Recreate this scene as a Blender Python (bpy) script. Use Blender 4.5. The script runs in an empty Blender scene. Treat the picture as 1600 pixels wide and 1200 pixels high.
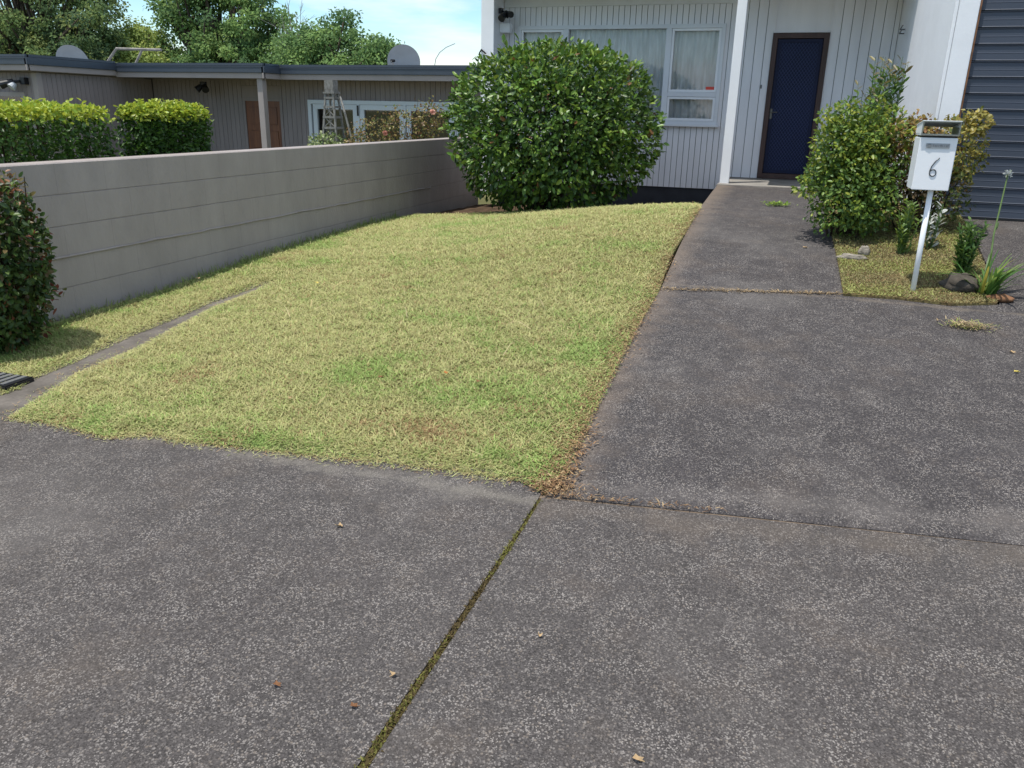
import bpy, bmesh, math, random
import numpy as np
from mathutils import Vector, Matrix, noise, geometry

random.seed(7)
rng = np.random.default_rng(11)
SC = bpy.context.scene
COL = SC.collection
R = math.radians

# ------------------------------------------------------------------ camera
CAM_H = 1.62
F_PX, YAW, PITCH, ROLL = 1239.5, 18.33, 18.96, 1.21
def cam_axes():
    y, p, r = R(YAW), R(PITCH), R(ROLL)
    fw = np.array([-math.sin(y)*math.cos(p), math.cos(y)*math.cos(p), -math.sin(p)])
    rt = np.array([math.cos(y), math.sin(y), 0.0]); up = np.cross(rt, fw)
    return math.cos(r)*rt + math.sin(r)*up, -math.sin(r)*rt + math.cos(r)*up, fw
RT, UP, FW = cam_axes()
cd = bpy.data.cameras.new("camera"); cam = bpy.data.objects.new("camera", cd); COL.objects.link(cam)
cam.matrix_world = Matrix(((RT[0], UP[0], -FW[0], 0), (RT[1], UP[1], -FW[1], 0), (RT[2], UP[2], -FW[2], CAM_H), (0, 0, 0, 1)))
cd.sensor_fit = 'HORIZONTAL'; cd.sensor_width = 36; cd.lens = F_PX*36/1600
cd.clip_end = 2000; cd.clip_start = 0.05
SC.camera = cam

# ------------------------------------------------------------------ sun, sky, exposure
SUN_EL, SUN_AZ = R(74), R(43)        # azimuth: from -Y (towards the viewer) turned to -X (left)
sdir = Vector((-math.cos(SUN_EL)*math.sin(SUN_AZ), -math.cos(SUN_EL)*math.cos(SUN_AZ), math.sin(SUN_EL)))
sl = bpy.data.lights.new("sun", 'SUN'); sl.energy = 3.8; sl.angle = R(0.53); sl.color = (1.0, 0.955, 0.87)
so = bpy.data.objects.new("sun", sl); COL.objects.link(so); so.rotation_euler = sdir.to_track_quat('Z', 'Y').to_euler()
so.location = (-6, -6, 20)
W = bpy.data.worlds.new("World"); SC.world = W; W.use_nodes = True
nt = W.node_tree; nt.nodes.clear()
def N(t, **k):
    n = nt.nodes.new(t)
    for a, b in k.items(): setattr(n, a, b)
    return n
out = N('ShaderNodeOutputWorld'); bg = N('ShaderNodeBackground'); bgc = N('ShaderNodeBackground'); mix = N('ShaderNodeMixShader')
sky = N('ShaderNodeTexSky', sky_type='NISHITA', sun_disc=False, sun_elevation=SUN_EL, sun_rotation=math.atan2(sdir.x, sdir.y))
sky.air_density = 1.0; sky.dust_density = 0.3; sky.ozone_density = 1.4
bg.inputs['Strength'].default_value = 0.145
bgc.inputs['Color'].default_value = (1.0, 0.975, 0.94, 1); bgc.inputs['Strength'].default_value = 0.95
tc = N('ShaderNodeTexCoord'); mp = N('ShaderNodeMapping'); mp.inputs['Scale'].default_value = (2.2, 2.2, 11.0)
mp.inputs['Location'].default_value = (0.35, 0.2, 0.1)
nz = N('ShaderNodeTexNoise'); nz.inputs['Scale'].default_value = 1.6; nz.inputs['Detail'].default_value = 7; nz.inputs['Roughness'].default_value = 0.55
rp = N('ShaderNodeValToRGB'); rp.color_ramp.elements[0].position = 0.53; rp.color_ramp.elements[1].position = 0.78
sep = N('ShaderNodeSeparateXYZ'); mr = N('ShaderNodeMapRange'); mr.inputs['From Min'].default_value = 0.045; mr.inputs['From Max'].default_value = 0.075
mr.inputs['To Min'].default_value = 1.0; mr.inputs['To Max'].default_value = 0.0
mr2 = N('ShaderNodeMath', operation='MAXIMUM'); sc_ = N('ShaderNodeMath', operation='MULTIPLY'); sc_.inputs[1].default_value = 0.85
wob = N('ShaderNodeMath', operation='MULTIPLY_ADD'); wob.inputs[1].default_value = -0.05
L = nt.links.new
L(tc.outputs['Generated'], mp.inputs['Vector']); L(mp.outputs[0], nz.inputs['Vector']); L(nz.outputs[0], rp.inputs[0])
L(tc.outputs['Generated'], sep.inputs[0]); L(nz.outputs[0], wob.inputs[0]); L(sep.outputs['Z'], wob.inputs[2]); L(wob.outputs[0], mr.inputs['Value'])
mr.inputs['From Min'].default_value = 0.015; mr.inputs['From Max'].default_value = 0.04
L(rp.outputs[0], mr2.inputs[0]); L(mr.outputs[0], mr2.inputs[1]); mrh = N('ShaderNodeMapRange'); mrh.inputs['From Min'].default_value = .22; mrh.inputs['From Max'].default_value = .5; mrh.inputs['To Max'].default_value = .62   # extra cloud added overhead, out of view, to whiten the ambient light
L(sep.outputs['Z'], mrh.inputs['Value']); mr3 = N('ShaderNodeMath', operation='MAXIMUM'); L(mr2.outputs[0], mr3.inputs[0]); L(mrh.outputs[0], mr3.inputs[1]); L(mr3.outputs[0], sc_.inputs[0])
hsv = N('ShaderNodeHueSaturation'); hsv.inputs['Saturation'].default_value = 1.35; hsv.inputs['Hue'].default_value = .494; hsv.inputs['Value'].default_value = .97; L(sky.outputs[0], hsv.inputs['Color']); L(hsv.outputs[0], bg.inputs['Color']); L(sc_.outputs[0], mix.inputs[0]); L(bg.outputs[0], mix.inputs[1]); L(bgc.outputs[0], mix.inputs[2]); L(mix.outputs[0], out.inputs[0])
SC.view_settings.view_transform = 'Standard'; SC.view_settings.look = 'None'; SC.view_settings.gamma = 1.0
SC.view_settings.exposure = 0.40
SC.cycles.max_bounces = 8; SC.cycles.transparent_max_bounces = 12

# ------------------------------------------------------------------ measuring helpers (photo point -> place on a known plane / the ground)
def ray(u, v):
    return RT*(u-800)/F_PX + UP*(-(v-600)/F_PX) + FW
def on(u, v, ax, val):
    d = ray(u, v); o = np.array([0, 0, CAM_H]); t = (val-o[ax])/d[ax]
    return o + d*t
PY = [-50, 3.05, 3.55, 4.2, 5.1, 6.0, 6.5, 7.2, 8.0, 9.2, 11, 12.3, 13.7, 40]
PZ = [0.0, 0.0, .085, .175, .255, .325, .395, .49, .565, .64, .675, .685, .685, .685]
DY = [-50, 3.05, 3.6, 4.4, 5.3, 6.2, 7.0, 8.0, 8.8, 40]
DZ = [0.0, 0.0, .08, .17, .255, .34, .47, .64, .735, .735]
WY = [-50, 3.0, 4.4, 5.5, 7.0, 9.0, 10.7, 13.6, 40]
WZ = [0.0, 0.0, 0.01, 0.03, .11, .15, .14, .05, .05]
LY = [-50, 3.05, 3.55, 4.2, 5.1, 6.0, 6.5, 7.2, 8.0, 9.0, 9.6, 10.7, 13.6, 40]
LZ = [0.0, 0.0, .09, .182, .262, .335, .41, .508, .582, .64, .622, .49, .23, .2]
def _sm(y, a, b):
    s = 0
    for d in (-.3, -.15, 0, .15, .3): s = s + np.interp(y+d, a, b)
    return s/5
def ss(t): t = np.clip(t, 0, 1); return t*t*(3-2*t)
XE, XW = -0.82, -5.20
def H(x, y):            # hard surfaces
    x = np.asarray(x, float); y = np.asarray(y, float)
    left = _sm(y, WY, WZ); p = _sm(y, PY, PZ); d = _sm(y, DY, DZ)
    a = ss((x-XW)/(XE-XW)); b = ss((x-0.5)/1.1)
    return np.where(x < XE, left*(1-a)+p*a, p*(1-b)+d*b)
def HL(x, y):           # lawn
    x = np.asarray(x, float); y = np.asarray(y, float)
    a = np.clip((x-XW)/(XE-XW), 0, 1); a = 0.5*a+0.5*ss(a)
    return _sm(y, WY, WZ)*(1-a) + _sm(y, LY, LZ)*a
def gp(u, v, fn=H):
    d = ray(u, v); lo = 0.5; t = 0.5; o = np.array([0, 0, CAM_H])
    while t < 60:
        q = o+d*t
        if q[2] < fn(q[0], q[1]): break
        lo = t; t += 0.05
    for _ in range(24):
        m = (lo+t)/2; q = o+d*m
        if q[2] < fn(q[0], q[1]): t = m
        else: lo = m
    return o+d*t

# ------------------------------------------------------------------ object helpers
def tag(o, label=None, cat=None, group=None, kind=None):
    if label: o['label'] = label
    if cat: o['category'] = cat
    if group: o['group'] = group
    if kind: o['kind'] = kind
    return o
def empty(name, loc, label, cat, group=None):
    o = bpy.data.objects.new(name, None); COL.objects.link(o); o.location = loc; o.empty_display_size = 0.2
    return tag(o, label, cat, group)
def base_of(o):
    p = Vector((0, 0, 0))
    while o is not None: p = p + Vector(o.location); o = o.parent
    return p
class MB:
    def __init__(s): s.v = []; s.f = []; s.m = []; s.mi = 0
    def box(s, x0, x1, y0, y1, z0, z1):
        i = len(s.v)
        s.v += [(x0,y0,z0),(x1,y0,z0),(x1,y1,z0),(x0,y1,z0),(x0,y0,z1),(x1,y0,z1),(x1,y1,z1),(x0,y1,z1)]
        s.f += [(i,i+3,i+2,i+1),(i+4,i+5,i+6,i+7),(i,i+1,i+5,i+4),(i+1,i+2,i+6,i+5),(i+2,i+3,i+7,i+6),(i+3,i,i+4,i+7)]; s.m += [s.mi]*6
        return s
    def prism(s, poly, d):      # poly: list of 3d points (planar), extruded by vector d
        i = len(s.v); n = len(poly)
        s.v += [tuple(p) for p in poly]+[tuple(np.array(p)+np.array(d)) for p in poly]
        s.f += [tuple(range(i+n-1, i-1, -1)), tuple(range(i+n, i+2*n))]
        s.f += [(i+k, i+(k+1) % n, i+n+(k+1) % n, i+n+k) for k in range(n)]; s.m += [s.mi]*(n+2)
        return s
    def tube(s, pts, rad, n=6, cap=True):
        pts = [Vector(p) for p in pts]; i0 = len(s.v)
        if not hasattr(rad, '__len__'): rad = [rad]*len(pts)
        for k, p in enumerate(pts):
            t = (pts[min(k+1, len(pts)-1)]-pts[max(k-1, 0)]).normalized()
            a = t.orthogonal().normalized() if k == 0 else (a - t*a.dot(t)).normalized()
            b = t.cross(a)
            for j in range(n):
                an = 2*math.pi*j/n; q = p+(a*math.cos(an)+b*math.sin(an))*rad[k]; s.v.append(tuple(q))
        for k in range(len(pts)-1):
            for j in range(n):
                j2 = (j+1) % n; s.f.append((i0+k*n+j, i0+k*n+j2, i0+(k+1)*n+j2, i0+(k+1)*n+j)); s.m.append(s.mi)
        if cap:
            s.f.append(tuple(i0+j for j in range(n-1, -1, -1))); s.f.append(tuple(i0+(len(pts)-1)*n+j for j in range(n))); s.m += [s.mi]*2
        return s
    def grid(s, fn, nu, nv):
        i = len(s.v)
        for a in range(nu+1):
            for b in range(nv+1): s.v.append(tuple(fn(a/nu, b/nv)))
        for a in range(nu):
            for b in range(nv):
                k = i+a*(nv+1)+b; s.f.append((k, k+nv+1, k+nv+2, k+1)); s.m.append(s.mi)
        return s
    def build(s, name, mat, parent=None, smooth=False, bevel=0, loc=None):
        me = bpy.data.meshes.new(name); o = bpy.data.objects.new(name, me); COL.objects.link(o)
        org = Vector(loc) if loc is not None else (base_of(parent) if parent else Vector((0, 0, 0)))
        me.from_pydata([tuple(Vector(p)-org) for p in s.v], [], s.f)
        for mm in (mat if isinstance(mat, (list, tuple)) else [mat]): me.materials.append(mm)
        if any(s.m): me.polygons.foreach_set('material_index', s.m)
        if bevel:
            bm = bmesh.new(); bm.from_mesh(me)
            es = [e for e in bm.edges if len(e.link_faces) == 2 and e.calc_face_angle(0) > 0.6]
            bmesh.ops.bevel(bm, geom=es, offset=bevel, segments=2, affect='EDGES', clamp_overlap=True)
            bm.to_mesh(me); bm.free()
        if smooth: me.polygons.foreach_set('use_smooth', [True]*len(me.polygons))
        me.update()
        if parent is not None: o.parent = parent
        elif loc is not None: o.location = loc
        return o
def raw_mesh(name, V, Fc, nper, mat, parent=None, col=None, smooth=False, loc=None):
    """fast mesh: V (n,3), Fc flat index array, nper verts per face, col (n,3)"""
    me = bpy.data.meshes.new(name); o = bpy.data.objects.new(name, me); COL.objects.link(o)
    org = np.array(loc if loc is not None else (base_of(parent) if parent else (0, 0, 0)), float)
    V = np.asarray(V, np.float32)-org.astype(np.float32); nf = len(Fc)//nper
    me.vertices.add(len(V)); me.vertices.foreach_set('co', V.ravel())
    me.loops.add(len(Fc)); me.loops.foreach_set('vertex_index', np.asarray(Fc, np.int32))
    me.polygons.add(nf); me.polygons.foreach_set('loop_start', np.arange(0, nf*nper, nper, dtype=np.int32))
    me.polygons.foreach_set('loop_total', np.full(nf, nper, np.int32))
    if smooth: me.polygons.foreach_set('use_smooth', np.ones(nf, bool))
    me.update(calc_edges=True); me.validate()
    if col is not None:
        a = me.attributes.new('col', 'FLOAT_COLOR', 'POINT'); c = np.ones((len(V), 4), np.float32); c[:, :3] = col; a.data.foreach_set('color', c.ravel())
    me.materials.append(mat)
    if parent is not None: o.parent = parent
    elif loc is not None: o.location = loc
    return o
def unit(a): return a/np.maximum(np.linalg.norm(a, axis=1, keepdims=True), 1e-9)
def leaf_arrays(P, axis, nrm, Ln, Wd, col, fold=0.25, droop=0.15):
    n = len(P); ax = unit(axis); sd = unit(np.cross(ax, nrm)); up = np.cross(sd, ax)
    T = [(0, 0, 0), (.5, .33, fold*.5), (.42, .72, fold*.4-droop*.4), (0, 1, -droop), (-.42, .72, fold*.4-droop*.4), (-.5, .33, fold*.5)]
    V = np.zeros((n, 6, 3)); Ln = np.broadcast_to(Ln, (n,)); Wd = np.broadcast_to(Wd, (n,))
    for k, (a, b, c) in enumerate(T):
        V[:, k] = P + sd*(a*Wd)[:, None] + ax*(b*Ln)[:, None] + up*(c*Wd)[:, None]
    base = (np.arange(n)*6)[:, None]
    Fc = (base + np.array([0, 1, 2, 3, 0, 3, 4, 5])[None]).ravel()
    return V.reshape(-1, 3), Fc, np.repeat(col, 6, axis=0)
def leaves(name, P, axis, nrm, Ln, Wd, col, mat, parent, **k):
    V, Fc, C = leaf_arrays(P, axis, nrm, Ln, Wd, col, **k)
    return raw_mesh(name, V, Fc, 4, mat, parent, C)
def nse(P, s, seed=0): return np.array([noise.noise(Vector((p[0]*s+seed, p[1]*s+seed*1.7, (p[2] if len(p) > 2 else 0)*s))) for p in P])
def inpoly(x, y, poly):
    c = np.zeros(len(x), bool); n = len(poly)
    for i in range(n):
        x0, y0 = poly[i]; x1, y1 = poly[(i+1) % n]
        if y0 == y1: continue
        k = ((y0 > y) != (y1 > y)) & (x < (x1-x0)*(y-y0)/(y1-y0)+x0); c ^= k
    return c
def edgedist(P, poly):
    d = np.full(len(P), 9.0); n = len(poly)
    for i in range(n):
        a = np.array(poly[i]); b = np.array(poly[(i+1) % n]); ab = b-a; l2 = max(ab@ab, 1e-9); t = np.clip((P-a)@ab/l2, 0, 1); d = np.minimum(d, np.linalg.norm(P-a-t[:, None]*ab, axis=1))
    return d
def dens(poly, step):
    r = []
    for i in range(len(poly)):
        a = np.array(poly[i]); b = np.array(poly[(i+1) % len(poly)]); m = max(1, int(np.linalg.norm(b-a)/step))
        r += [tuple(a+(b-a)*k/m) for k in range(m)]
    return r
def sheet(name, poly, step, zf, mat, skirt=0.3, label=None, cat=None, kind='structure', bump=0):
    poly = dens([tuple(p[:2]) for p in poly], step); n = len(poly); A = np.array(poly)
    gx = np.arange(A[:, 0].min(), A[:, 0].max(), step); gy = np.arange(A[:, 1].min(), A[:, 1].max(), step)
    X, Y = [q.ravel() for q in np.meshgrid(gx, gy)]
    k = inpoly(X, Y, poly); X, Y = X[k], Y[k]
    pts = [Vector(p) for p in poly]+[Vector((a, b)) for a, b in zip(X, Y)]
    vs, es, fs, *_ = geometry.delaunay_2d_cdt(pts, [(i, (i+1) % n) for i in range(n)], [], 1, 1e-6)
    xy = np.array([(v[0], v[1]) for v in vs]); z = zf(xy[:, 0], xy[:, 1])
    if bump: z = z + bump*nse(np.c_[xy, np.zeros(len(xy))], 6.0)
    m = MB(); m.v = [(a, b, c) for (a, b), c in zip(xy, z)]; m.f = [tuple(f) for f in fs]; m.m = [0]*len(fs)
    from collections import Counter
    cnt = Counter(); dr = {}
    for f in m.f:
        for i in range(3):
            e = (f[i], f[(i+1) % 3]); key = tuple(sorted(e)); cnt[key] += 1; dr[key] = e
    if skirt:
        low = {}
        for key, c in cnt.items():
            if c == 1:
                a, b = dr[key]
                for q in (a, b):
                    if q not in low: low[q] = len(m.v); v = m.v[q]; m.v.append((v[0], v[1], v[2]-skirt))
                m.f.append((b, a, low[a], low[b])); m.m.append(0)
    o = m.build(name, mat)
    return tag(o, label, cat, None, kind)

# ------------------------------------------------------------------ materials
def mat(name, col, rough=0.6, spec=0.4, metal=0.0, var=0.0, vscale=3.0, bump=0.0, bscale=80.0, stretch=(1, 1, 1), col2=None, var2=0.0, v2scale=40):
    m = bpy.data.materials.new(name); m.use_nodes = True; t = m.node_tree; b = t.nodes['Principled BSDF']
    b.inputs['Roughness'].default_value = rough; b.inputs['Specular IOR Level'].default_value = spec; b.inputs['Metallic'].default_value = metal
    b.inputs['Base Color'].default_value = (*col, 1)
    n = lambda ty: t.nodes.new(ty)
    if var or bump or col2:
        tcn = n('ShaderNodeTexCoord'); mpn = n('ShaderNodeMapping'); mpn.inputs['Scale'].default_value = stretch
        t.links.new(tcn.outputs['Object'], mpn.inputs['Vector'])
        na = n('ShaderNodeTexNoise'); na.inputs['Scale'].default_value = vscale; na.inputs['Detail'].default_value = 6; na.inputs['Roughness'].default_value = .6
        t.links.new(mpn.outputs[0], na.inputs['Vector'])
        r = n('ShaderNodeValToRGB'); c2 = col2 or tuple(c*(1-var) for c in col); c1 = col if col2 else tuple(min(1, c*(1+var)) for c in col)
        r.color_ramp.elements[0].position = .35; r.color_ramp.elements[1].position = .65
        r.color_ramp.elements[0].color = (*c2, 1); r.color_ramp.elements[1].color = (*c1, 1)
        t.links.new(na.outputs[0], r.inputs[0]); src = r.outputs[0]
        if var2:
            nb = n('ShaderNodeTexNoise'); nb.inputs['Scale'].default_value = v2scale; nb.inputs['Detail'].default_value = 4
            t.links.new(mpn.outputs[0], nb.inputs['Vector'])
            mrn = n('ShaderNodeMapRange'); mrn.inputs['From Min'].default_value = .3; mrn.inputs['From Max'].default_value = .7
            mrn.inputs['To Min'].default_value = 1-var2; mrn.inputs['To Max'].default_value = 1+var2
            t.links.new(nb.outputs[0], mrn.inputs['Value'])
            vm = n('ShaderNodeVectorMath'); vm.operation = 'SCALE'; t.links.new(src, vm.inputs[0]); t.links.new(mrn.outputs[0], vm.inputs['Scale']); src = vm.outputs[0]
        t.links.new(src, b.inputs['Base Color'])
        if bump:
            nc = n('ShaderNodeTexNoise'); nc.inputs['Scale'].default_value = bscale; nc.inputs['Detail'].default_value = 4
            t.links.new(mpn.outputs[0], nc.inputs['Vector'])
            bn = n('ShaderNodeBump'); bn.inputs['Strength'].default_value = bump; bn.inputs['Distance'].default_value = 0.01
            t.links.new(nc.outputs[0], bn.inputs['Height']); t.links.new(bn.outputs[0], b.inputs['Normal'])
    return m
def leafmat(name, rough=0.4, trans=0.25, spec=0.4):
    m = bpy.data.materials.new(name); m.use_nodes = True; t = m.node_tree; b = t.nodes['Principled BSDF']
    a = t.nodes.new('ShaderNodeAttribute'); a.attribute_name = 'col'
    t.links.new(a.outputs['Color'], b.inputs['Base Color']); b.inputs['Roughness'].default_value = rough; b.inputs['Specular IOR Level'].default_value = spec
    if trans:
        tr = t.nodes.new('ShaderNodeBsdfTranslucent'); mx = t.nodes.new('ShaderNodeMixShader'); mx.inputs[0].default_value = trans
        hs = t.nodes.new('ShaderNodeHueSaturation'); hs.inputs['Value'].default_value = 1.6; hs.inputs['Hue'].default_value = .485
        t.links.new(a.outputs['Color'], hs.inputs['Color']); t.links.new(hs.outputs[0], tr.inputs['Color'])
        t.links.new(b.outputs[0], mx.inputs[1]); t.links.new(tr.outputs[0], mx.inputs[2]); t.links.new(mx.outputs[0], t.nodes['Material Output'].inputs[0])
    return m
def concrete_mat(name, base=(.054, .0490, .0480), light=(.27, .25, .235), tan=(.115, .09, .07), frac=.30, tanedge=None, bands=()):
    """exposed-aggregate concrete: dark paste, pale stone chips, tan dirt"""
    m = bpy.data.materials.new(name); m.use_nodes = True; t = m.node_tree; b = t.nodes['Principled BSDF']; n = lambda ty: t.nodes.new(ty); K = t.links.new
    b.inputs['Roughness'].default_value = .85; b.inputs['Specular IOR Level'].default_value = .25
    tcn = n('ShaderNodeTexCoord'); V = tcn.outputs['Object']
    def nz(sc, det=5, ro=.6):
        q = n('ShaderNodeTexNoise'); q.inputs['Scale'].default_value = sc; q.inputs['Detail'].default_value = det; q.inputs['Roughness'].default_value = ro; K(V, q.inputs['Vector']); return q.outputs[0]
    def rng_(s, a, bb, c=0, d=1):
        q = n('ShaderNodeMapRange'); q.inputs['From Min'].default_value = a; q.inputs['From Max'].default_value = bb; q.inputs['To Min'].default_value = c; q.inputs['To Max'].default_value = d; K(s, q.inputs['Value']); return q.outputs[0]
    def mul(a, bb):
        q = n('ShaderNodeMath'); q.operation = 'MULTIPLY'; K(a, q.inputs[0]); K(bb, q.inputs[1]) if not isinstance(bb, float) else setattr(q.inputs[1], 'default_value', bb); return q.outputs[0]
    def mixc(f, a, c):
        q = n('ShaderNodeMix'); q.data_type = 'RGBA'; K(f, q.inputs['Factor'])
        for s, x in ((q.inputs['A'], a), (q.inputs['B'], c)):
            if isinstance(x, tuple): s.default_value = (*x, 1)
            else: K(x, s)
        return q.outputs['Result']
    # warp coords so that chips are irregular
    v1 = n('ShaderNodeTexVoronoi'); v1.inputs['Scale'].default_value = 125; v1.inputs['Randomness'].default_value = 1; K(V, v1.inputs['Vector'])
    v2 = n('ShaderNodeTexVoronoi'); v2.inputs['Scale'].default_value = 260; K(V, v2.inputs['Vector'])
    big = nz(1.1, 4); mid = nz(7.5, 5); fine = nz(70, 3)
    s1 = n('ShaderNodeSeparateColor'); K(v1.outputs['Color'], s1.inputs[0]); s2 = n('ShaderNodeSeparateColor'); K(v2.outputs['Color'], s2.inputs[0])
    body = mixc(rng_(big, .35, .65), tuple(c*.80 for c in base), tuple(c*1.2 for c in base))
    body = mixc(mul(rng_(nz(.45, 3),   .45, .62), .3), body, (base[0]*.8, base[1]*.74, base[2]*.68))
    body = mixc(rng_(s1.outputs[1], 0, 1, 0, .7), body, tuple(c*1.9 for c in base))
    body = mixc(rng_(s2.outputs[0], .25, 1, 0, .75), body, tuple(c*.35 for c in base))
    chip = mul(rng_(s1.outputs[0], 1-frac, 1-frac+.08), rng_(v1.outputs['Distance'], .62, .35))
    chip = mul(chip, rng_(mid, .35, .6, .55, 1.0))
    col = mixc(mul(chip, .62), body, mixc(s1.outputs[2], light, (light[0]*.75, light[1]*.68, light[2]*.6)))
    chip2 = mul(rng_(s2.outputs[1], .86, .9), rng_(mid, .4, .62, .15, .8))
    col = mixc(chip2, col, light)
    col = mixc(mul(rng_(nz(2.3, 6, .7), .52, .75), .32), col, tan)
    col = mixc(mul(rng_(nz(.8, 6, .65), .52, .7), .35), col, (light[0]*.55, light[1]*.55, light[2]*.55))
    if tanedge is not None:                                  # tan soil stain drifting in from an edge line x = f(y)
        sp = n('ShaderNodeSeparateXYZ'); K(V, sp.inputs[0]); wv = n('ShaderNodeMath'); wv.operation = 'MULTIPLY_ADD'; wv.inputs[1].default_value = .42; K(nz(4.5, 6, .7), wv.inputs[0]); K(sp.outputs[0], wv.inputs[2])
        col = mixc(mul(rng_(wv.outputs[0], tanedge+.38, tanedge+.14), .7), col, (.17, .135, .108))
    for (yc, wd, bc_, amt, sloped) in bands:                         # worn pale cement along a joint y = yc
        sp = n('ShaderNodeSeparateXYZ'); K(V, sp.inputs[0]); w1_ = n('ShaderNodeMath'); w1_.operation = 'MULTIPLY_ADD'; w1_.inputs[1].default_value = -.122; K(sp.outputs[0], w1_.inputs[0]); K(sp.outputs[1], w1_.inputs[2])
        src_ = w1_.outputs[0] if sloped else sp.outputs[1]
        w2_ = n('ShaderNodeMath'); w2_.operation = 'SUBTRACT'; w2_.inputs[1].default_value = yc; K(src_, w2_.inputs[0])
        w3_ = n('ShaderNodeMath'); w3_.operation = 'ABSOLUTE'; K(w2_.outputs[0], w3_.inputs[0])
        w4_ = n('ShaderNodeMath'); w4_.operation = 'MULTIPLY_ADD'; w4_.inputs[1].default_value = -wd*1.6; K(nz(4.5, 6, .7), w4_.inputs[0]); K(w3_.outputs[0], w4_.inputs[2])
        f_ = mul(rng_(w4_.outputs[0], wd*.35-wd*.8, -wd*.8), amt)
        col = mixc(mul(f_, rng_(s2.outputs[2], 0, 1, .45, 1.0)), col, bc_)
    K(col, b.inputs['Base Color'])
    bn = n('ShaderNodeBump'); bn.inputs['Strength'].default_value = .55; bn.inputs['Distance'].default_value = .004
    hsum = n('ShaderNodeMath'); hsum.operation = 'ADD'; K(v1.outputs['Distance'], hsum.inputs[0]); K(fine, hsum.inputs[1])
    K(hsum.outputs[0], bn.inputs['Height']); K(bn.outputs[0], b.inputs['Normal'])
    return m
M = {}
M['conc'] = concrete_mat('aggregate_concrete', bands=((2.98, .22, (.17, .155, .135), .7, False),))
M['conc_right'] = concrete_mat('aggregate_concrete_worn', bands=((3.06, .30, (.105, .086, .070), .45, True),))
M['conc_drive'] = concrete_mat('aggregate_concrete_drive', base=(.041, .0372, .0385), frac=.26, tanedge=XE, bands=((3.28, .34, (.22, .20, .185), .28, True), (6.25, .10, (.17, .14, .11), .5, False)))
M['conc_smooth'] = mat('smooth_concrete', (.115, .103, .092), .85, .2, var=.25, vscale=5, bump=.3, bscale=60, var2=.12, v2scale=60)
M['slab'] = mat('porch_slab', (.24, .225, .205), .85, .2, var=.15, vscale=4, bump=.2)
M['soil'] = mat('soil', (.075, .05, .033), .95, .1, var=.4, vscale=9, bump=1.0, bscale=60)
M['lawn_soil'] = mat('lawn_soil', (.22, .205, .09), .95, .1, col2=(.13, .115, .05), vscale=14, bump=1.0, bscale=90)
M['garden_soil'] = mat('garden_soil', (.17, .145, .06), .95, .1, col2=(.11, .075, .04), vscale=9, bump=1.0, bscale=60)
M['ground'] = mat('ground', (.12, .12, .055), .95, .1, var=.3, vscale=.6)
M['blockwall'] = mat('painted_block', (.325, .291, .278), .8, .25, var=.06, vscale=1.1, bump=.5, bscale=45, var2=.06, v2scale=6, stretch=(1, 1, .45))
def add_block_joints(m):
    t = m.node_tree; b = t.nodes['Principled BSDF']; tcn = t.nodes.new('ShaderNodeTexCoord'); sp = t.nodes.new('ShaderNodeSeparateXYZ'); cb = t.nodes.new('ShaderNodeCombineXYZ'); br_ = t.nodes.new('ShaderNodeTexBrick')
    ad = t.nodes.new('ShaderNodeMath'); ad.operation = 'SUBTRACT'; ad.inputs[1].default_value = 1.19; K = t.links.new
    K(tcn.outputs['Object'], sp.inputs[0]); K(sp.outputs[1], cb.inputs[0]); K(sp.outputs[2], ad.inputs[0]); K(ad.outputs[0], cb.inputs[1]); K(cb.outputs[0], br_.inputs['Vector'])
    br_.inputs['Scale'].default_value = 1; br_.inputs['Brick Width'].default_value = .47; br_.inputs['Row Height'].default_value = .2335; br_.inputs['Mortar Size'].default_value = .005; br_.inputs['Mortar Smooth'].default_value = .6
    old = b.inputs['Base Color'].links[0].from_socket; mx = t.nodes.new('ShaderNodeMix'); mx.data_type = 'RGBA'; mx.blend_type = 'MULTIPLY'
    ml = t.nodes.new('ShaderNodeMath'); ml.operation = 'MULTIPLY'; ml.inputs[1].default_value = .5; K(br_.outputs['Fac'], ml.inputs[0]); K(ml.outputs[0], mx.inputs['Factor']); K(old, mx.inputs['A']); mx.inputs['B'].default_value = (.78, .78, .8, 1); K(mx.outputs['Result'], b.inputs['Base Color'])
add_block_joints(M['blockwall'])
M['white'] = mat('white_paint', (.82, .83, .86), .5, .4, var=.035, vscale=2.0, bump=.08, bscale=40)
M['siding'] = mat('siding_paint', (.75, .75, .785), .55, .35, var=.05, vscale=1.2, stretch=(3, 3, .5), bump=.1, bscale=30)
M['gap'] = mat('siding_gap', (.16, .165, .18), .8, .2)
M['trim'] = mat('trim_paint', (.68, .70, .74), .5, .4, var=.04, vscale=2)
M['dark'] = mat('dark_foundation', (.035, .037, .045), .7, .3, var=.2, vscale=3, bump=.3)
M['black'] = mat('black_plastic', (.012, .012, .014), .4, .4)
M['doorframe'] = mat('brown_frame', (.062, .032, .027), .5, .4, var=.2, vscale=4, stretch=(3, 3, .4))
M['navy'] = mat('navy_door', (.010, .015, .048), .5, .2, var=.12, vscale=2)
M['grille'] = mat('navy_grille', (.05, .072, .18), .5, .25)
M['garage'] = mat('slate_garage', (.058, .070, .098), .5, .4, var=.08, vscale=1.5, stretch=(.3, 1, 1.5))
M['rust'] = mat('rusty_edge', (.22, .11, .06), .8, .2, var=.3, vscale=9)
M['metal'] = mat('grey_metal', (.40, .41, .42), .35, .5, metal=.7)
M['chrome'] = mat('door_metal', (.13, .12, .11), .4, .5, metal=.7)
M['boxwhite'] = mat('mailbox_paint', (.84, .85, .87), .35, .5, var=.03, vscale=6)
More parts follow.
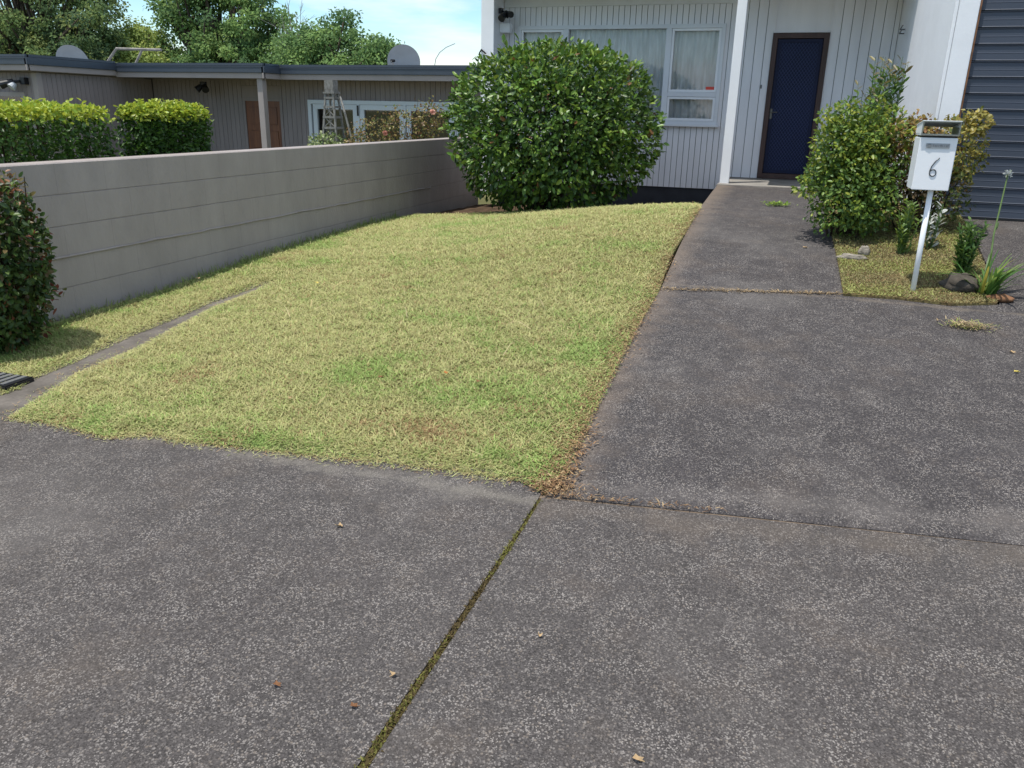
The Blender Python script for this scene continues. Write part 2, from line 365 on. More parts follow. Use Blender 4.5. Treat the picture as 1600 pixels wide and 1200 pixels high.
M['boxedge'] = mat('mailbox_tube', (.17, .185, .165), .4, .5, var=.1, vscale=9)
M['numeral'] = mat('numeral_metal', (.07, .075, .08), .4, .5, metal=.3)
M['plate'] = mat('badge_plate', (.34, .355, .37), .45, .4)
M['platemark'] = mat('badge_mark', (.20, .21, .22), .5, .3)
M['curtain'] = mat('sheer_curtain', (.80, .80, .80), .9, .1, var=.12, vscale=2.5, stretch=(6, 6, 1))
M['sticker'] = mat('red_sticker', (.75, .10, .07), .6, .3)
M['taupe'] = mat('taupe_siding', (.235, .205, .205), .7, .25, var=.07, vscale=2, stretch=(3, 3, .4))
M['taupe_trim'] = mat('taupe_trim', (.31, .275, .265), .65, .3, var=.05, vscale=2)
M['taupe_gap'] = mat('taupe_gap', (.075, .066, .065), .8, .2)
M['fascia'] = mat('slate_fascia', (.045, .057, .078), .4, .5, var=.06, vscale=2)
M['roof'] = mat('grey_roof', (.16, .165, .17), .7, .3, var=.1)
M['stain'] = mat('stained_wood', (.20, .075, .035), .4, .4, col2=(.12, .045, .025), vscale=3, stretch=(8, 8, .5))
M['nframe'] = mat('pale_frame', (.55, .60, .66), .4, .4)
M['dish'] = mat('dish_grey', (.42, .45, .49), .4, .4, var=.05, vscale=4)
M['weathered'] = mat('weathered_wood', (.27, .265, .25), .9, .15, col2=(.13, .125, .115), vscale=14, stretch=(4, 4, 1), bump=.4)
M['bark'] = mat('bark', (.085, .068, .055), .95, .1, var=.4, vscale=8, stretch=(1, 1, .3), bump=.8, bscale=20)
M['greybark'] = mat('grey_bark', (.25, .235, .22), .9, .1, var=.25, vscale=8)
M['twig'] = mat('twig', (.055, .04, .028), .9, .1, var=.3, vscale=10)
M['stem'] = mat('green_stem', (.10, .16, .05), .6, .3, var=.2, vscale=10)
M['stone'] = mat('stone', (.075, .065, .055), .95, .1, var=.3, vscale=14, bump=.8, bscale=30)
M['log'] = mat('grey_log', (.24, .215, .18), .95, .1, var=.4, vscale=18, stretch=(1, 4, 4), bump=.8, bscale=40)
M['leaf'] = leafmat('leaf', .42, .28, .35); M['leaf_gloss'] = leafmat('glossy_leaf', .40, .18, .36)
M['leaf_tree'] = leafmat('tree_leaf', .65, .40, .12); M['grass'] = leafmat('grass_blade', .75, .25, .15); M['litter'] = leafmat('dry_litter', .85, .1, .1); M['petal'] = leafmat('petal', .6, .3, .2)
def glassmat(name, refl=.10, tint=(1, 1, 1)):
    m = bpy.data.materials.new(name); m.use_nodes = True; t = m.node_tree; t.nodes.clear()
    o = t.nodes.new('ShaderNodeOutputMaterial'); g = t.nodes.new('ShaderNodeBsdfGlossy'); tr = t.nodes.new('ShaderNodeBsdfTransparent'); mx = t.nodes.new('ShaderNodeMixShader')
    g.inputs['Roughness'].default_value = .02; tr.inputs['Color'].default_value = (*tint, 1)
    fr = t.nodes.new('ShaderNodeFresnel'); fr.inputs['IOR'].default_value = 1.5
    ad = t.nodes.new('ShaderNodeMath'); ad.operation = 'ADD'; ad.inputs[1].default_value = refl-.04; t.links.new(fr.outputs[0], ad.inputs[0]); t.links.new(ad.outputs[0], mx.inputs[0])
    t.links.new(tr.outputs[0], mx.inputs[1]); t.links.new(g.outputs[0], mx.inputs[2]); t.links.new(mx.outputs[0], o.inputs[0]); return m
M['glass'] = glassmat('window_glass', .04, (.95, .95, .95)); M['darkglass'] = glassmat('dark_glass', .10, (.5, .53, .56))
M['interior'] = mat('dim_interior', (.20, .205, .22), .9, .1, var=.15, vscale=1)

# ------------------------------------------------------------------ ground, slabs
m = MB(); m.grid(lambda a, b: (-900+1800*a, -600+1800*b, -0.12), 6, 6); tag(m.build('ground', M['ground']), kind='structure')
XJ = -0.86                                                   # the mossy joint of the footpath
sheet('footpath', [(-12, -3), (XJ-.019, -3), (XJ-.015, 1.4), (XJ-.007, 3.03), (XJ-.007, 3.35), (-3.0, 3.35), (-12, 3.3)], .25, H, M['conc'], .1)
sheet('footpath', [(XJ+.019, -3), (9, -3), (9, 4.45), (4, 3.75), (2.4, 3.5), (1.09, 3.27), (XJ+.007, 3.03), (XJ+.015, 1.4)], .25, H, M['conc_right'], .1)
jl = gp(1036, 452); jr = gp(1322, 460)
GA = gp(1322, 462); GB = gp(1562, 476)                        # front corners of the small garden
edge = [(XE-.01, 3.06), (XE, 4), (XE-.02, 5), (jl[0]-.02, jl[1])]
sheet('driveway', [(XE-.02, 3.05)]+edge[1:]+[(jr[0], jr[1]), (GA[0], GA[1]), (GB[0], GB[1]), (GB[0]+.05, GB[1]+.5), (1.66, 8.86), (9, 8.86), (9, 4.457), (4, 3.757), (2.4, 3.507), (1.09, 3.277)], .16, H, M['conc_drive'], .2)
sheet('path', [(jl[0]-.02, jl[1]+.014), (-.89, 9.2), (-.94, 12.03), (.47, 12.03), (.45, 9.3), (jr[0], jr[1]+.014)], .16, H, M['conc_drive'], .6)
m = MB(); m.box(-.965, 1.25, 12.035, 13.62, .1, .69); tag(m.build('porch_step', M['slab'], bevel=.012), kind='structure')
# concrete mowing strip along the left of the lawn
up_ = [gp(u, v) for u, v in [(-60, 640), (-20, 624), (35, 607), (57, 596), (134, 565), (199, 530), (261, 506), (326, 479), (368, 465), (410, 448)]]
up_ = [np.array(p)+[.02*math.sin(31*p[1]), .03*math.sin(17*p[0]), 0] for p in up_]
lo_ = [gp(u, v) for u, v in [(418, 447), (400, 458), (365, 471), (326, 487), (270, 517), (215, 546), (165, 567), (115, 588), (65, 621), (15, 654)]]
mow = [(-6.2, 3.0), (-6.2, 3.6)]+[(p[0]-.12, p[1]+.04) for p in up_]+[(p[0]+.10, p[1]) for p in lo_]+[(-3.5, 3.0)]
mow = [(-12, 2.8), (-12, 3.6), (-4.62, 3.6), (-4.66, 6.2), (-4.75, 7.4), (-4.55, 7.4), (-3.9, 5.0), (-3.3, 3.9), (-3.2, 2.95)]
sheet('mowing_strip', mow, .15, lambda x, y: HL(x, y)+.004, M['conc_smooth'], .02)
# soil under lawn, bush and garden
right_edge = [gp(u, v, HL) for u, v in [(846, 770), (872, 758), (890, 735), (920, 672), (958, 592), (998, 512), (1030, 452), (1047, 402), (1068, 368)]]
front_edge = [gp(u, v, HL) for u, v in [(16, 653), (100, 666), (165, 684), (235, 679), (300, 693), (420, 705), (520, 716), (600, 722), (700, 736), (800, 750)]]
lawn_poly = [(p[0], p[1]) for p in front_edge+right_edge]+[(-.875, 9.2), (-.92, 10.2), (-.94, 11.2), (-2.2, 11.1), (-3.2, 10.75), (-5.17, 10.7), (-5.17, 3.3)]+[(p[0], p[1]) for p in up_]+[(p[0], p[1]) for p in lo_]
def lawn_z(x, y): return HL(x, y)-.012+.024*np.clip(edgedist(np.c_[x, y], lawn_poly)/.12, 0, 1)
sheet('lawn_soil', lawn_poly, .12, lawn_z, M['lawn_soil'], .1, bump=.006)
sheet('soil_bed', [(-5.17, 10.75), (-3.2, 10.8), (-2.2, 11.15), (-.95, 11.25), (-1.0, 13.58), (-5.17, 13.58)], .2, lambda x, y: HL(x, y)-.02, M['soil'], .1, bump=.03)
garden_poly = [(GA[0]-.02, GA[1]-.012), (GA[0]+.35, GA[1]+.01), (GA[0]+.7, GA[1]-.02), (GB[0]-.02, GB[1]-.01), (GB[0]+.02, GB[1]+.5), (1.63, 8.86), (1.24, 9.4), (1.24, 12.0), (.44, 12.0), (.43, 9.3), (.47, 7.6)]
def HG(x, y): return H(x, y)+.015
sheet('garden_soil', garden_poly, .12, HG, M['garden_soil'], .1, bump=.02)

# ------------------------------------------------------------------ grass blades
STRAW = np.array([.425, .41, .195]); PALE = np.array([.35, .385, .155]); GREEN = np.array([.245, .34, .105]); BROWN = np.array([.33, .225, .12]); DGREEN = np.array([.11, .17, .045])
def blades(P, ln, wd, lean, col, twist=None):
    n = len(P); az = rng.uniform(0, 2*math.pi, n); d = np.c_[np.cos(az), np.sin(az), np.zeros(n)]
    s = np.c_[-np.sin(az), np.cos(az), np.zeros(n)]; upv = np.array([0, 0, 1.0])
    ax = unit(d*np.sin(lean)[:, None]+upv*np.cos(lean)[:, None]); tip = P+ax*ln[:, None]; mid = P+ax*(ln*.55)[:, None]+upv*(ln*.06)[:, None]
    tip[:, 2] -= ln*.08
    V = np.stack([P-s*wd[:, None]*.5, P+s*wd[:, None]*.5, mid+s*wd[:, None]*.4, tip, mid-s*wd[:, None]*.4], 1)
    return V
def grass(name, polys, count, zf, colf, ln=(.02, .05), lean=(.85, 1.56), wd=(.003, .0055), nearw=True):
    pts = []
    for poly in polys:
        A = np.array(poly); x0, y0 = A.min(0); x1, y1 = A.max(0)
        k = int(count*4); x = rng.uniform(x0, x1, k); y = y0+(y1-y0)*(rng.uniform(0, 1, k)**(1.55 if nearw else 1.0)); q = inpoly(x, y, poly); pts.append(np.c_[x[q], y[q]])
    pts = np.concatenate(pts); rng.shuffle(pts); pts = pts[:count]; n = len(pts)
    P = np.c_[pts, zf(pts[:, 0], pts[:, 1])]
    scale = 1+np.clip((pts[:, 1]-4)/6, 0, 1)*.7
    l = rng.uniform(*ln, n)*scale; w = rng.uniform(*wd, n)*scale; le = rng.uniform(*lean, n)
    P[:, 2] += rng.uniform(0, .012, n)
    ed = np.max([np.where(inpoly(pts[:, 0], pts[:, 1], q), edgedist(pts, q), 0) for q in polys], axis=0); kk_ = np.clip(ed/.10, 0, 1) if nearw else np.ones(n)
    l = l*(.55+.45*kk_)*(1+.35*nse(P*[1, 1, 0], 9.0, 2)); le = np.where(kk_ < 1, np.maximum(le, 1.2), le); P[:, 2] -= .012*(1-kk_)
    if nearw: P[:, 2] += kk_*np.clip(nse(P*[1, 1, 0], 6.5, 12), 0, 1)*.010
    V = blades(P, l, w, le, None); C = np.clip(colf(pts), 0, 1)
    n5 = (np.arange(n)*5)[:, None]
    Fc = (n5+np.array([0, 1, 2, 4])).ravel(); F3 = None
    # quads for the lower part, and the tip as a degenerate-free second quad (4,2,3 + doubled width): use triangles throughout
    T = (n5+np.array([0, 1, 2, 0, 2, 4, 4, 2, 3])).ravel()
    o = raw_mesh(name, V.reshape(-1, 3), T, 3, M['grass'], None, np.repeat(C, 5, axis=0))
    return tag(o, kind='stuff')
def lawn_col(p):
    n = len(p); q = np.c_[p, np.zeros(n)]
    a = nse(q, .75, 3.1); b = nse(q, 2.4, 9.0); c = nse(q, 7.0, 5.0)
    gx = np.clip((p[:, 0]+2.2)/1.5, 0, 1)*np.clip((6.0-p[:, 1])/3, 0, 1)
    g = .05+.38*np.clip((-4.55-p[:, 0])/.4, 0, 1)+a*.45+b*.5+c*.3+.34*gx-.17+.5*np.exp(-(((p[:, 0]+2.35)/.3)**2+((p[:, 1]-4.05)/.3)**2))
    t = rng.uniform(0, 1, n)
    C = np.where((t < .60-.5*np.clip(g, -.3, 1))[:, None], STRAW, PALE)
    C = np.where((rng.uniform(0, 1, n) < np.clip(.14+1.5*g, .04, .85))[:, None], GREEN*rng.uniform(.8, 1.3, (n, 1)), C)
    br = .8*np.exp(-(((p[:, 0]+1.58)/.22)**2+((p[:, 1]-3.42)/.12)**2))
    e = np.clip(1-(XE-p[:, 0])/.16, 0, 1)*.55
    br = np.maximum(np.maximum(br*.7, e), np.clip((nse(q, 2.6, 21)-.38)*1.0, 0, .3))
    C = np.where((rng.uniform(0, 1, n) < br+.03)[:, None], BROWN, C)
    sh = np.clip((p[:, 0]-XW)/.5, 0, 1)[:, None]
    C = C*rng.uniform(.8, 1.14, (n, 1))*(1+.16*nse(q, 11.0, 8.0))[:, None]
    return C
tag(grass('lawn_grass', [lawn_poly], 380000, lambda x, y: HL(x, y)+.012, lawn_col), 'mown lawn of straw coloured clippings sloping between block wall and path', 'grass')
tallp = [(-5.17, 4.3), (-5.02, 4.3), (-5.06, 10.2), (-5.17, 10.2)]
tag(grass('wall_weeds', [tallp], 1500, lambda x, y: HL(x, y)+.012, lambda p: (DGREEN*.6+PALE*.3)*rng.uniform(.8, 1.7, (len(p), 1)), (.03, .08), (.2, 1.2), nearw=False), 'longer dark grass left unmown against the block wall', 'grass')
def moss_col(p):
    n = len(p); a = nse(np.c_[p, np.zeros(n)], 3.0, 2.0)
    C = np.where((rng.uniform(0, 1, n) < .5+a*.9)[:, None], np.array([.29, .31, .11]), np.array([.25, .225, .11]))
    C = np.where((rng.uniform(0, 1, n) < .10)[:, None], np.array([.30, .20, .11]), C); return C*rng.uniform(.6, 1.25, (n, 1))
tag(grass('garden_moss', [garden_poly[:6]+[(1.2, 9.2), (.44, 9.2), (.47, 7.6)]], 60000, HG, moss_col, (.006, .02), (.6, 1.5), (.003, .007), nearw=False), 'yellow green moss and clippings covering the small garden bed', 'moss')
# moss in the footpath joint
def jz(x, y): return H(x, y)-.006
sheet('joint_soil', [(XJ-.03, -3), (XJ+.03, -3), (XJ+.03, 3.05), (XJ-.03, 3.05)], .06, jz, mat('joint_moss', (.085, .072, .028), .95, .1, col2=(.06, .045, .024), vscale=6, bump=1, bscale=120), 0)
def jm_col(p):
    n = len(p); a = nse(np.c_[p, np.zeros(n)], 2.6, 4.0)
    return np.where((rng.uniform(0, 1, n) < .35+a)[:, None], np.array([.15, .15, .04]), np.array([.10, .075, .035]))*rng.uniform(.6, 1.4, (n, 1))
tag(grass('joint_moss', [[(XJ-.017, 0.6), (XJ+.017, .6), (XJ+.012, 3.0), (XJ-.012, 3.0)]], 2600, lambda x, y: jz(x, y)-.006, jm_col, (.006, .02), (.2, 1.3), (.003, .007), nearw=False), 'green brown moss filling the joint in the footpath', 'moss')
for a, b in (((XE-.05, 3.04), (1.09, 3.277)), ((1.09, 3.277), (4, 3.757))):
    nrm = np.array([-(b[1]-a[1]), b[0]-a[0]]); nrm = nrm/np.linalg.norm(nrm)*.014
    sheet('joint_soil', [(a[0]-nrm[0], a[1]-nrm[1]), (b[0]-nrm[0], b[1]-nrm[1]), (b[0]+nrm[0], b[1]+nrm[1]), (a[0]+nrm[0], a[1]+nrm[1])], .08, lambda x, y: H(x, y)-.004, mat('joint_dirt', (.13, .10, .075), .95, .1, var=.4, vscale=9), 0)
sheet('joint_soil', [(jl[0]-.02, jl[1]-.005), (jr[0], jr[1]-.005), (jr[0], jr[1]+.02), (jl[0]-.02, jl[1]+.02)], .06, lambda x, y: H(x, y)-.005, mat('joint_straw', (.25, .185, .11), .95, .1, var=.3, vscale=12), 0)

# dry litter along the lawn edge, at the corner and in the joints
def litter(name, P, ln, wd, cols, label):
    n = len(P); V = blades(P, ln, wd, rng.uniform(1.2, 1.55, n), None); C = cols[rng.integers(0, len(cols), n)]*rng.uniform(.6, 1.3, (n, 1))
    n5 = (np.arange(n)*5)[:, None]; T = (n5+np.array([0, 1, 2, 0, 2, 4, 4, 2, 3])).ravel()
    return tag(raw_mesh(name, V.reshape(-1, 3), T, 3, M['litter'], None, np.repeat(C, 5, axis=0)), label, 'leaf litter', None, 'stuff')
DRY = np.array([[.30, .19, .10], [.22, .13, .07], [.38, .28, .16], [.14, .085, .05]])
RE = np.array([(p[0], p[1]) for p in right_edge]+[(-.875, 9.2)])
k = 1700; tt = rng.uniform(0, len(RE)-1.001, k); i = tt.astype(int); fr = (tt-i)[:, None]; E_ = RE[i]*(1-fr)+RE[i+1]*fr
clump = nse(np.c_[E_, np.zeros(k)], 1.8, 3.0) > -.08
E_ = E_[clump]; E_ = E_+np.c_[rng.normal(-.005, .035, len(E_)), rng.normal(0, .03, len(E_))]
litter('edge_litter', np.c_[E_, np.maximum(H(E_[:, 0], E_[:, 1]), HL(E_[:, 0], E_[:, 1]))+rng.uniform(.006, .03, len(E_))], rng.uniform(.01, .035, len(E_)), rng.uniform(.003, .009, len(E_)), DRY, 'brown dry clippings lying along the lawn edge beside the path')
k = 330; c0 = gp(862, 762); Q = np.c_[rng.normal(c0[0], .075, k), rng.normal(c0[1], .03, k)]; k2 = 150; s_ = rng.uniform(0, 1, k2)**1.5
Q = np.r_[Q, np.c_[c0[0]+s_*.75+rng.normal(0, .01, k2), 3.05+s_*.095+rng.normal(0, .006, k2)]]
litter('corner_litter', np.c_[Q, H(Q[:, 0], Q[:, 1])+rng.uniform(.004, .02, len(Q))], rng.uniform(.015, .04, len(Q)), rng.uniform(.002, .005, len(Q)), DRY, 'heap of brown dry grass at the front corner of the lawn')
k = 300; c0 = gp(1512, 512); Q = np.c_[rng.normal(c0[0], .07, k), rng.normal(c0[1], .035, k)]
litter('dry_tuft', np.c_[Q, H(Q[:, 0], Q[:, 1])+rng.uniform(.004, .03, k)], rng.uniform(.03, .08, k), rng.uniform(.003, .007, k), np.array([[.42, .33, .2], [.30, .22, .13], [.26, .30, .09]]), 'dry tuft of dead grass on the driveway before the garden')
k = 500; s_ = rng.uniform(0, 1, k); A0, B0 = jl, jr; Q = np.c_[A0[0]+(B0[0]-A0[0])*s_, A0[1]+(B0[1]-A0[1])*s_+rng.normal(0, .02, k)]
litter('joint_litter', np.c_[Q, H(Q[:, 0], Q[:, 1])+.006], rng.uniform(.02, .05, k), rng.uniform(.004, .007, k), np.array([[.36, .27, .16], [.26, .19, .11]]), 'pale dry clippings along the joint across the path')
# straw bits lying on the lawn
k = 90; x = rng.uniform(-4, -1, k); y = rng.uniform(3.1, 8, k); q = inpoly(x, y, lawn_poly); Q = np.c_[x[q], y[q]]
litter('lawn_straw', np.c_[Q, HL(Q[:, 0], Q[:, 1])+.045], rng.uniform(.08, .22, len(Q)), rng.uniform(.004, .006, len(Q)), np.array([[.5, .42, .25], [.42, .33, .18]]), 'long straw stalks scattered across the mown lawn')

FE = np.array([(p[0], p[1]) for p in front_edge]); k = 2600; tt = rng.uniform(0, len(FE)-1.001, k); i = tt.astype(int); fr = (tt-i)[:, None]; Q = FE[i]*(1-fr)+FE[i+1]*fr+np.c_[rng.normal(0, .02, k), -np.abs(rng.normal(0, .035, k))+.02]
litter('front_clippings', np.c_[Q, H(Q[:, 0], Q[:, 1])+rng.uniform(.002, .008, k)], rng.uniform(.015, .045, k), rng.uniform(.002, .004, k), np.array([STRAW, PALE, STRAW*.8, BROWN]), 'loose pale clippings spilling from the lawn onto the footpath')
LS = np.array([(p[0], p[1]) for p in lo_]); k = 700; tt = rng.uniform(0, len(LS)-1.001, k); i = tt.astype(int); fr = (tt-i)[:, None]; Q = LS[i]*(1-fr)+LS[i+1]*fr+np.c_[rng.normal(-.02, .04, k), rng.normal(0, .02, k)]
litter('strip_clippings', np.c_[Q, HL(Q[:, 0], Q[:, 1])+.008], rng.uniform(.012, .035, k), rng.uniform(.002, .004, k), np.array([STRAW*.8, PALE*.8, BROWN]), 'thin clippings scattered over the mowing strip')
# single fallen leaves
def fallen_leaf(u, v, size, col, label, fn=H, dz=.004):
    size *= .78
    p = gp(u, v, fn); p[2] += dz; a = rng.uniform(0, 6.28)
    mb = MB(); n = 9; pts = []
    for j in range(n):
        an = 2*math.pi*j/n; r = size*(.5 if j % 2 else .34)*(1+.2*math.sin(3*an)); pts.append((p[0]+r*math.cos(an+a)*1.25, p[1]+r*math.sin(an+a)*.8, p[2]+.010*abs(math.sin(an))+.004*(j % 2)))
    c = (p[0], p[1], p[2]+.003); mb.v = [c]+pts; mb.f = [(0, 1+j, 1+(j+1) % n) for j in range(n)]; mb.m = [0]*n
    mb.tube([c, (p[0]+math.cos(a)*size*.8, p[1]+math.sin(a)*size*.8, p[2]+.006)], .0012, 4)
    return tag(mb.build('fallen_leaf', col, None, loc=tuple(p)), label, 'leaf', 'fallen leaves')
ltan = mat('leaf_tan', (.42, .30, .17), .8, .2, var=.25, vscale=30); lbrn = mat('leaf_brown', (.22, .11, .055), .8, .2, var=.25, vscale=30); lor = mat('leaf_orange', (.42, .17, .05), .7, .2, var=.25, vscale=30); lyel = mat('leaf_yellow', (.62, .50, .12), .7, .2, var=.2, vscale=30)
fallen_leaf(531, 824, .034, ltan, 'tan fallen leaf on the footpath just below the lawn edge')
fallen_leaf(615, 1057, .026, ltan, 'pale curled leaf on footpath left of the mossy joint')
fallen_leaf(553, 1107, .028, lbrn, 'brown leaf on footpath, nearest to the mossy joint at bottom')
fallen_leaf(432, 1073, .030, lbrn, 'dark brown leaf lying farthest left on the footpath')
fallen_leaf(843, 996, .024, ltan, 'small tan leaf on footpath right of the mossy joint')
fallen_leaf(995, 1190, .034, ltan, 'tan leaf at the bottom edge of the photo')
fallen_leaf(1580, 552, .04, ltan, 'tan leaf on the driveway at the right edge of the photo')
fallen_leaf(1588, 583, .035, lyel, 'small yellow leaf near the right edge of the driveway')
fallen_leaf(1258, 388, .05, ltan, 'tan leaf on the upper path beside the garden bush')
fallen_leaf(695, 596, .04, lor, 'orange leaf on the lawn, right of a brown one', HL, .05)
fallen_leaf(596, 603, .04, lbrn, 'reddish brown leaf in the middle of the lawn', HL, .05)
fallen_leaf(748, 610, .042, lbrn, 'dark curled leaf on the lawn nearest the path', HL, .05)
fallen_leaf(310, 445, .06, ltan, 'pale tan leaf on the grass strip along the block wall', HL, .06)
fallen_leaf(497, 451, .05, lyel, 'yellow leaf on the upper left of the lawn', HL, .05)
fallen_leaf(455, 636, .034, ltan, 'pale leaf on the lower left of the lawn', HL, .05)

# ------------------------------------------------------------------ block wall
WT = 1.19; CH = .2335
mb = MB(); prof = []
zt = WT
prof.append((XW-.19, zt-CH*6.2)); prof.append((XW-.19, zt)); prof.append((XW-.008, zt)); prof.append((XW, zt-.008))
for k in range(1, 6):
    z = zt-CH*k; prof += [(XW, z+.005), (XW-.005, z+.0025), (XW-.005, z-.0025), (XW, z-.005)]
prof.append((XW, zt-CH*6.2))
ys = np.linspace(2.2, 13.55, 60)
for y in ys:
    for x, z in prof: mb.v.append((x+.003*noise.noise(Vector((y*.8, z*2, 0))), y, z+.003*noise.noise(Vector((y*.7, x*5, 3))) if z < zt-.02 else z))
n = len(prof)
for a in range(len(ys)-1):
    for b in range(n-1): k = a*n+b; mb.f.append((k, k+1, k+n+1, k+n)); mb.m.append(0)
mb.f.append(tuple(range(n-1, -1, -1))); mb.f.append(tuple((len(ys)-1)*n+b for b in range(n))); mb.m += [0, 0]
wall = mb.build('block_wall', M['blockwall'], loc=(XW-.1, 8, 0)); tag(wall, 'long taupe painted concrete block wall along the left of the lawn', 'wall')
# the ragged mortar ridge on the third bed joint
mb = MB(); pts = [(XW+.004, y, WT-3*CH+.012*noise.noise(Vector((y*1.7, 0, 5)))+.006*noise.noise(Vector((y*7, 0, 5)))) for y in np.linspace(3.6, 11.5, 130)]
mb.tube(pts, [.009+.005*noise.noise(Vector((p[1]*4, 1, 1))) for p in pts], 6); mb.build('mortar_ridge', M['blockwall'], wall, smooth=True)

# ------------------------------------------------------------------ boards helper
def boards_x(mb, x0, x1, y, z0, z1, pitch, gap=.008, th=.018, cut=[]):
    """vertical boards on a wall facing -Y, cut = rectangles (x0,x1,z0,z1) left open"""
    x = x0
    while x < x1-.004:
        xe = min(x+pitch-gap, x1); xs_ = sorted({x, xe}|{q for c in cut for q in c[:2] if x+.004 < q < xe-.004})
        for xa, xb in zip(xs_[:-1], xs_[1:]):
            segs = [(z0, z1)]; xm = (xa+xb)/2
            for c in cut:
                if c[0] < xm < c[1]:
                    ns = []
                    for a, b in segs:
                        if c[2] > a: ns.append((a, min(b, c[2])))
                        if c[3] < b: ns.append((max(a, c[3]), b))
                    segs = [q for q in ns if q[1]-q[0] > .01]
            for a, b in segs: mb.box(xa, xb, y, y+th, a, b)
        x += pitch
def boards_y(mb, y0, y1, x, z0, z1, pitch, side, gap=.008, th=.018):
    y = y0
    while y < y1-.004:
        ye = min(y+pitch-gap, y1); mb.box(min(x, x-side*th), max(x, x-side*th), y, ye, z0, z1); y += pitch

# ------------------------------------------------------------------ near house
YF = 13.6
house = empty('house', (-1.5, 15, .5), 'white vertical board house with navy front door and slate garage door', 'house')
WX0, WX1, WZ0, WZ1 = -4.53, -1.17, 1.475, 2.955
mb = MB(); boards_x(mb, -4.77, -1.0, YF, .49, 3.27, .0915, cut=[(WX0+.03, WX1-.03, WZ0+.03, WZ1-.03)])
mb.build('wall', M['siding'], house)
DX0, DX1, DZ0, DZ1 = -.47, .335, .70, 2.815
mb = MB(); boards_x(mb, -1.0, DX0-.002, YF-.004, .695, 3.4, .142); boards_x(mb, DX1+.002, 1.25, YF-.004, .695, 3.4, .142)
mb.build('wall', M['siding'], house)
mb = MB(); mb.box(DX0, DX1, YF+.004, YF+.03, DZ1+.006, 3.4); mb.box(DX0-.004, DX0+.022, YF-.012, YF+.003, DZ1+.02, 3.39); mb.box(DX1-.022, DX1+.004, YF-.012, YF+.003, DZ1+.02, 3.39); mb.box(DX0, DX1, YF-.014, YF+.002, DZ1+.004, DZ1+.018)
mb.build('transom_panel', M['siding'], house)
# dark backing behind the boards (with holes for window and door), side and back walls of the house body
mb = MB()
yb0, yb1 = YF+.032, YF+.12
mb.box(-4.95, WX0+.02, yb0, yb1, .3, 3.4); mb.box(WX1-.02, DX0-.01, yb0, yb1, .3, 3.4); mb.box(WX0+.02, WX1-.02, yb0, yb1, .3, WZ0+.02); mb.box(WX0+.02, WX1-.02, yb0, yb1, WZ1-.02, 3.4)
mb.box(DX1+.01, 1.25, yb0, yb1, .3, 3.4); mb.box(DX0-.01, DX1+.01, yb0, yb1, DZ1+.01, 3.4)
mb.build('wall_backing', M['gap'], house)
mb = MB(); mb.box(-4.99, -4.9, YF+.125, 22, .3, 3.4); mb.box(1.3, 1.4, 13.75, 22, .3, 3.4); mb.box(-4.9, 1.3, 21.9, 22, .3, 3.4); mb.box(-4.9, 1.3, YF+.13, 21.88, .5, .6); mb.build('shell', M['siding'], house)
mb = MB(); mb.box(-4.85, -1.0, YF+.03, YF+.2, -.1, .485); mb.build('foundation', M['dark'], house)
mb = MB(); mb.box(-4.77, -1.0, YF-.03, YF-.002, 3.235, 3.40); mb.build('soffit_trim', M['trim'], house, bevel=.006)
mb = MB(); mb.box(-4.995, -4.775, 13.1, YF+.12, .3, 3.40); mb.build('end_wall', M['white'], house, bevel=.006)
mb = MB(); mb.box(-5.15, -4.74, 13.08, 22.1, 3.405, 3.62); mb.box(-4.74, -.80, 12.62, 22.1, 3.405, 3.62); mb.box(-.80, 1.50, 11.72, 22.1, 3.405, 3.62); mb.build('roof', M['trim'], house, bevel=.01)
# porch post
mb = MB(); pp = on(1132, 283, 1, 12.35); mb.box(-.94, -.81, 12.30, 12.43, .66, 3.40); mb.build('post', M['white'], house, bevel=.006)
# window
def frame_rect(mb, x0, x1, z0, z1, y0, y1, w):
    mb.box(x0, x1, y0, y1, z1-w, z1); mb.box(x0, x1, y0, y1, z0, z0+w); mb.box(x0, x0+w, y0, y1, z0+w, z1-w); mb.box(x1-w, x1, y0, y1, z0+w, z1-w)
mb = MB(); frame_rect(mb, WX0, WX1, WZ0, WZ1, YF-.03, YF+.07, .06)
for mx in (-3.70, -2.03): mb.box(mx-.045, mx+.045, YF-.026, YF+.07, WZ0+.06, WZ1-.06)
mb.box(-1.985, WX1-.06, YF-.022, YF+.06, 1.895, 1.965); mb.box(WX0+.06, -3.745, YF-.022, YF+.06, 1.895, 1.965)
win = mb.build('window', M['trim'], house, bevel=.004)
for a, b, c, d in ((-1.985, WX1-.06, 1.965, WZ1-.06), (-1.985, WX1-.06, WZ0+.06, 1.895), (WX0+.06, -3.745, 1.965, WZ1-.06), (WX0+.06, -3.745, WZ0+.06, 1.895)):
    mb = MB(); frame_rect(mb, a+.002, b-.002, c+.002, d-.002, YF-.012, YF+.04, .035); mb.build('sash', M['white'], win, bevel=.003)
mb = MB(); mb.box(WX0-.03, WX1+.03, YF-.075, YF-.031, WZ0-.03, WZ0+.008); mb.build('sill', M['trim'], win, bevel=.004)
mb = MB(); mb.box(WX0+.05, WX1-.05, YF+.045, YF+.05, WZ0+.05, WZ1-.05); mb.build('pane', M['glass'], win)
def curt(a, b):
    x = WX0-.05+(WX1-WX0+.1)*a; z = WZ0-.02+(WZ1-WZ0+.04)*b
    sw = .07*(1-b)*math.sin(x*2.1+.6)+.03*noise.noise(Vector((x*1.5, z*1.2, 0)))
    return (x+sw*.6, YF+.125+.022*math.sin(x*52+3*noise.noise(Vector((x*2, z*.5, 4))))+.016*math.sin(x*23+1.3*z)+.03*noise.noise(Vector((x*3, z*1.8, 1))), z)
